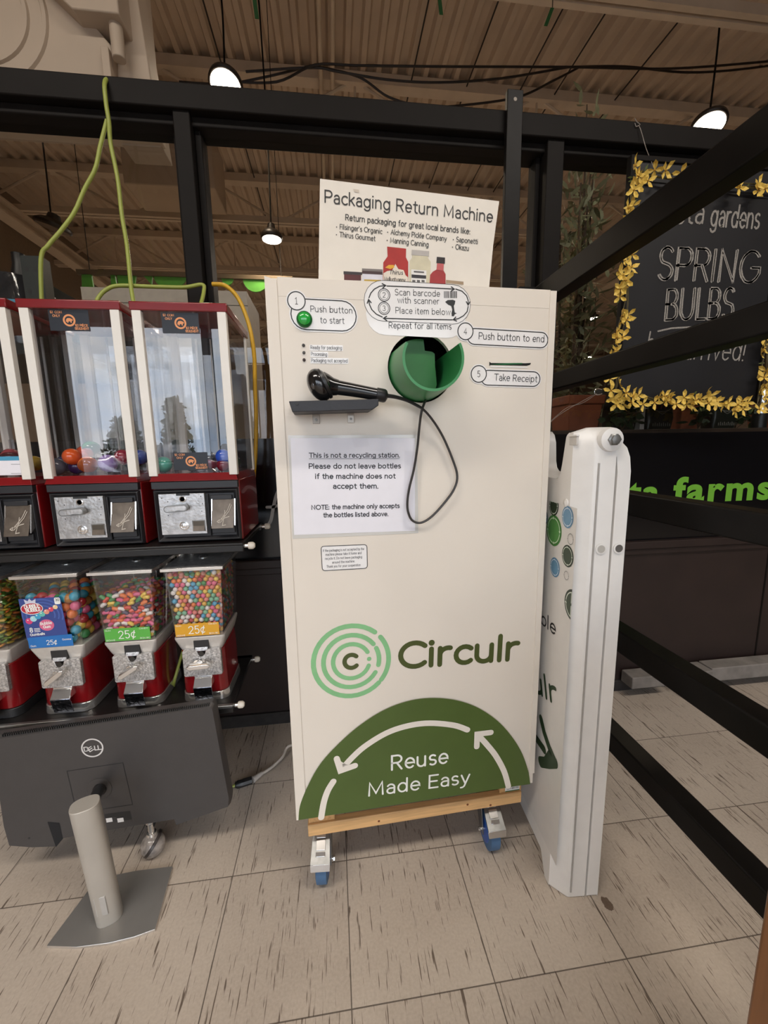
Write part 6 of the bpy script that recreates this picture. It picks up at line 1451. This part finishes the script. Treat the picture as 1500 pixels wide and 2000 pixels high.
for pts in ([(159, 536), (178, 536), (183, 566), (160, 566)], [(216, 537), (224, 537), (229, 566), (217, 566)], [(228, 537), (265, 537), (262, 566), (233, 566)], [(279, 537), (297, 538), (296, 556)],
            [(300+32-32*math.cos(i*PI/10), 539+24*math.sin(i*PI/10)) for i in range(11)], [(372+14-14*math.cos(i*PI/10), 539+20*math.sin(i*PI/10)) for i in range(11)], [(432+12-12*math.cos(i*PI/10), 541+16*math.sin(i*PI/10)) for i in range(11)], [(474+26-26*math.cos(i*PI/10), 543+27*math.sin(i*PI/10)) for i in range(11)]):
    s = M(); P_ = [gpx(*p) for p in pts]; s.prism(P_, lambda a, b, h: Vector((a, 4.0+h, b)), 0, .02, GSM); s.build('letter', gs)
s = M(); a = at(150, 535, 4.0); s.box((a.x, 3.99, a.z), (-.3, 4.03, a.z+.035), pm('olive_brown_bar', srgb(96, 82, 62), .6)); s.build('hanging_bar', gs)
for x_ in (a.x+.1, -.4): s = M(); s.cyl((x_, 4.01, a.z+.03), (x_, 4.01, CEIL_Z), .003, FRAMEB, n=6); s.build('hanger', gs)

# =================================================================== UP AT THE CEILING
SHD = pm('bronze_lamp_shade', srgb(48, 40, 34), .4, var=.1)
LENS = pm('lamp_lens', srgb(255, 240, 215), .3, emit=((1, .88, .70, 1), 22.0)); LENSO = pm('lamp_lens_dark', srgb(120, 104, 90), .3)
def pendant(loc, label, lit=True, r=.115, tilt=(0, 0), power=LAMP_W):
    t = thing('pendant_lamp', loc, label, 'lamp', 'pendant lamps under the steel deck')
    q = Matrix.Translation(loc) @ Matrix.Rotation(tilt[0], 4, 'X') @ Matrix.Rotation(tilt[1], 4, 'Y')
    s = M(q); s.lathe([(r, 0), (r*1.08, .012), (r*1.05, .035), (r*.75, .065), (r*.42, .08), (r*.34, .12), (r*.15, .13), (0, .132)], (0, 0, 0), (0, 0, 1), SHD, n=28); s.build('shade', t)
    s = M(q); s.lathe([(0, 0), (r*.93, 0), (r*.93, .004), (0, .004)], (0, 0, -.003), (0, 0, 1), LENS if lit else LENSO, n=28); s.build('lens', t)
    s = M(); z1 = CEIL_Z; s.tube([Vector(loc)+Vector((0, 0, .12)), Vector((loc[0]+.012, loc[1], loc[2]*.5+z1*.5)), Vector((loc[0], loc[1], z1))], .007, FRAMEB, n=6); s.build('cord', t)
    if lit:
        l = bpy.data.lights.new('pendant_glow', 'SPOT'); l.energy = power; l.color = (1, .80, .58); l.spot_size = math.radians(150); l.spot_blend = .6; l.shadow_soft_size = .1
        lo = bpy.data.objects.new('pendant_glow', l); C.objects.link(lo); lo.parent = t; lo.location = (0, 0, -.03)
    return t
pendant(at(441, 168, 3.6), 'lit pendant lamp just above the header, upper left of centre', tilt=(-.35, .05)); pendant(at(1384, 246, 3.3), 'lit pendant lamp by the slanting rail at the upper right', tilt=(-.25, .2))
pendant(at(531, 468, 3.9), 'lit pendant lamp seen through the glass left of the header card', r=.085); pendant(at(103, 446, 4.6), 'unlit pendant lamp at the left, crossed by the green cord', lit=False, r=.14, tilt=(.1, .3))
pendant(at(1160, 622, 8.4), 'small distant lit lamp behind the olive tree, the upper of two', r=.10, power=30); pendant(at(1147, 698, 9.6), 'small distant lit lamp behind the olive tree, the lower of two', r=.10, power=30)
# conduits along the deck, sagging cables across it
for k, x_ in enumerate((.02, .13)): tag(M().cyl((x_, FRONT_Y+.02, 4.62), (x_, 16.9, 4.62), .02, BEIGE2, n=10).build('conduit'), ('beige conduit pipe along the deck above the header card, left one', 'beige conduit pipe along the deck above the header card, right one')[k], 'pipe')
CABM = pm('black_ceiling_cable', srgb(38, 31, 26), .5)
for k, pts in enumerate(([(440, 158), (540, 160), (615, 127), (700, 128), (860, 130), (1110, 131), (1310, 134), (1500, 120)], [(480, 140), (610, 132), (660, 140), (760, 156), (860, 161), (980, 153), (1110, 131)], [(610, 128), (700, 150), (760, 190), (830, 208), (900, 206), (1010, 190), (1080, 158), (1130, 132)], [(1110, 131), (1220, 130), (1330, 141), (1420, 138), (1520, 126)], [(610, 128), (520, 150), (440, 164), (350, 160)])):
    tag(M().tube([at(x, y, 4.05+.02*k) for x, y in pts], .009, CABM, n=6).build('ceiling_cable'), ('straight black cable strung across the deck above the header', 'black cable sagging a little in the middle of the deck', 'lowest sagging black cable, dipping to the joist', 'black cable at the right of the deck beside the lit lamp', 'short black cable leading left from the beige conduits')[k], 'cable')
for k, (x_, y_) in enumerate(((395, 0), (830, 40), (965, 30), (1090, 40), (1180, 35), (1290, 90))):
    p = atz(x_, y_, 4.68); tag(M().cyl((p.x, 1.5, 4.70), (p.x, 11, 4.70), .007, CABM, n=6).build('deck_wire'), ('dark wire running along the deck, first from the left', 'dark wire running along the deck, second from the left', 'dark wire running along the deck, third from the left', 'dark wire running along the deck, fourth from the left', 'dark wire running along the deck, fifth from the left', 'dark wire running along the deck, last on the right')[k], 'wire')
for k, (a, b) in enumerate((((858, -8), (862, 28)), ((1079, 15), (1066, 50)), ((496, -8), (502, 36)))):
    p = at(*a, 3.0); q = at(*b, 3.02); tag(M().loft([[p+Vector((-.012, 0, 0)), p+Vector((.012, 0, 0)), p+Vector((.012, .004, 0)), p+Vector((-.012, .004, 0))], [q+Vector((-.012, 0, 0)), q+Vector((.012, 0, 0)), q+Vector((.012, .004, 0)), q+Vector((-.012, .004, 0))]], pm('green_strap', srgb(44, 104, 52), .6)).tube([p, p+Vector((0, 0, .3)), Vector((p.x, p.y, CEIL_Z))], .003, CABM, n=5).build('green_strap'), ('green strap end at the top edge, right of centre', 'green strap end at the top right', 'green strap end at the top left beside the black cord')[k], 'strap')
# big painted air duct at the upper left
ad = thing('air_duct', (-1.6, 2.4, 2.43), 'large beige painted air duct at the upper left with a round ribbed outlet', 'air duct')
s = M(); s.loft([[(-3.4, 2.0, 2.43), (-.83, 2.0, 2.45), (-.83, 2.14, 2.45), (-3.4, 2.14, 2.43)], [(-3.4, 2.0, 2.72), (-.81, 2.0, 2.72), (-.81, 2.14, 2.72), (-3.4, 2.14, 2.72)], [(-3.4, 2.0, 3.3), (-1.30, 2.0, 3.3), (-1.30, 2.14, 3.3), (-3.4, 2.14, 3.3)]], DUCTM); s.build('plenum', ad, bevel=.006)
s = M(); c = Vector((-1.285, 2.0, 2.80))
s.lathe([(.255, 0), (.250, .010), (.236, .010), (.232, .004), (.190, .004), (.186, .014), (.172, .014), (.168, .006), (0, .006)], c, (0, -1, 0), DUCTM, n=48); s.build('round_outlet', ad)
s = M(); s.hexa([(-.91, 1.93, 2.775), (-.745, 1.93, 2.775), (-.745, 2.3, 2.775), (-.91, 2.3, 2.775), (-1.50, 1.93, 3.30), (-.745, 1.93, 3.30), (-.745, 2.3, 3.30), (-1.50, 2.3, 3.30)], DUCTM); s.build('upper_box', ad, bevel=.005)
s = M(); s.hexa([(-.83, 2.04, 2.40), (-.67, 2.04, 2.40), (-.67, 2.16, 2.40), (-.83, 2.16, 2.40), (-.83, 2.04, 3.3), (-.74, 2.04, 3.3), (-.74, 2.16, 3.3), (-.83, 2.16, 3.3)], DUCTM); s.build('side_panel', ad, bevel=.004)
s = M(); s.box((-.845, 1.975, 2.44), (-.815, 2.0, 2.70), DUCTM); s.cyl((-.78, 1.98, 2.66), (-.78, 1.98, 2.78), .024, DUCTM, n=16); s.build('seam_strip', ad, bevel=.003)
s = M(); s.box((-3.4, 1.985, 2.405), (-.66, 2.06, 2.435), BEIGE2); s.build('angle_iron', ad, bevel=.003)
s = M(); s.box((-3.3, 2.02, 3.3), (-1.4, 2.12, CEIL_Z), DUCTM); s.build('riser', ad)
s = M(); c = at(258, 262, 2.10); s.lathe([(0, -.055), (.024, -.050), (.044, -.034), (.056, -.006), (.059, .03), (.060, .20)], (c.x, c.y, c.z+.01), (0, 0, 1), DUCTM, n=28); s.build('outlet_spout', ad)
s = M(); a = at(232, 268, 4.9); b = at(420, 368, 4.9); s.box((a.x, 4.9, b.z), (b.x, 5.4, a.z+.15), DUCTM); fd = thing('air_duct', ((a.x+b.x)/2, 5.1, b.z), 'box-shaped beige duct hanging farther back, seen through the glass at the left', 'air duct'); s.build('duct_box', fd, bevel=.01)
for x_ in (a.x+.1, b.x-.1): s = M(); s.cyl((x_, 5.15, a.z+.1), (x_, 5.15, CEIL_Z), .008, BEIGE2, n=6); s.build('hanger', fd)

# =================================================================== OUTSIDE, MIRRORED IN THE PANES
for k, (tx, ty, h_, r) in enumerate(((-12.5, -33, 4.9, 1.6), (-7.5, -34, 4.4, 1.7), (-2.6, -33, 6.2, 1.5), (1.6, -35, 7.2, 1.7), (6.0, -34, 6.0, 1.6), (10.6, -33, 5.0, 1.8), (-17, -34, 3.4, 1.8))):
    t = thing('street_tree', (tx, ty, -.05), 'distant bushy tree beyond the car park, seen only as a reflection', 'tree', 'trees beyond the car park')
    s = M(); s.cyl((tx, ty, -.05), (tx, ty, h_*.5), .15, BARK, n=8); s.build('trunk', t)
    s = M(); tm = pm('tree_crown', srgb(92, 100, 84), .8, var=.3, scale=3)
    for i in range(900):
        v_ = rnd.random()**.8; z_ = .3+v_*h_; rr_ = r*(1.0-.75*v_)*math.sqrt(rnd.random()); a_ = rnd.uniform(0, 6.28); p = Vector((tx+rr_*math.cos(a_), ty+rr_*math.sin(a_), z_)); u = rdir(); n_ = rdir()
        s.add(leaf_verts(p, u, n_, rnd.uniform(.25, .5), rnd.uniform(.2, .4)), [(0, 1, 2, 3, 4, 5)], tm)
    s.build('crown', t, fixn=False)
CARC = [pm('car_paint_%d' % k, srgb(*c), .25, coat=.5) for k, c in enumerate(((60, 62, 66), (150, 150, 152), (96, 30, 30), (40, 46, 60)))]
for k, cx in enumerate((-6.5, -3.6, -.7, 2.2)):
    t = thing('parked_car', (cx, -14, -.05), ('charcoal', 'silver', 'dark red', 'navy')[k]+' car parked outside, seen only as a reflection', 'car')
    s = M(); x0, x1 = cx-.9, cx+.9
    s.loft([[(x0, -16.2, .2), (x1, -16.2, .2), (x1, -16.2, .75), (x0, -16.2, .75)], [(x0, -12.2, .2), (x1, -12.2, .2), (x1, -12.2, .72), (x0, -12.2, .72)]], CARC[k]); s.loft([[(x0+.08, -16.0, .74), (x1-.08, -16.0, .74), (x1-.08, -13.2, .74), (x0+.08, -13.2, .74)], [(x0+.28, -15.4, 1.36), (x1-.28, -15.4, 1.36), (x1-.28, -14.2, 1.36), (x0+.28, -14.2, 1.36)]], CARC[k]); s.build('body', t, bevel=.05)
    for sx in (x0+.12, x1-.12):
        for sy in (-15.5, -12.9): s = M(); s.cyl((sx-.1, sy, .27), (sx+.1, sy, .27), .32, BLACKP); s.build('wheel', t)
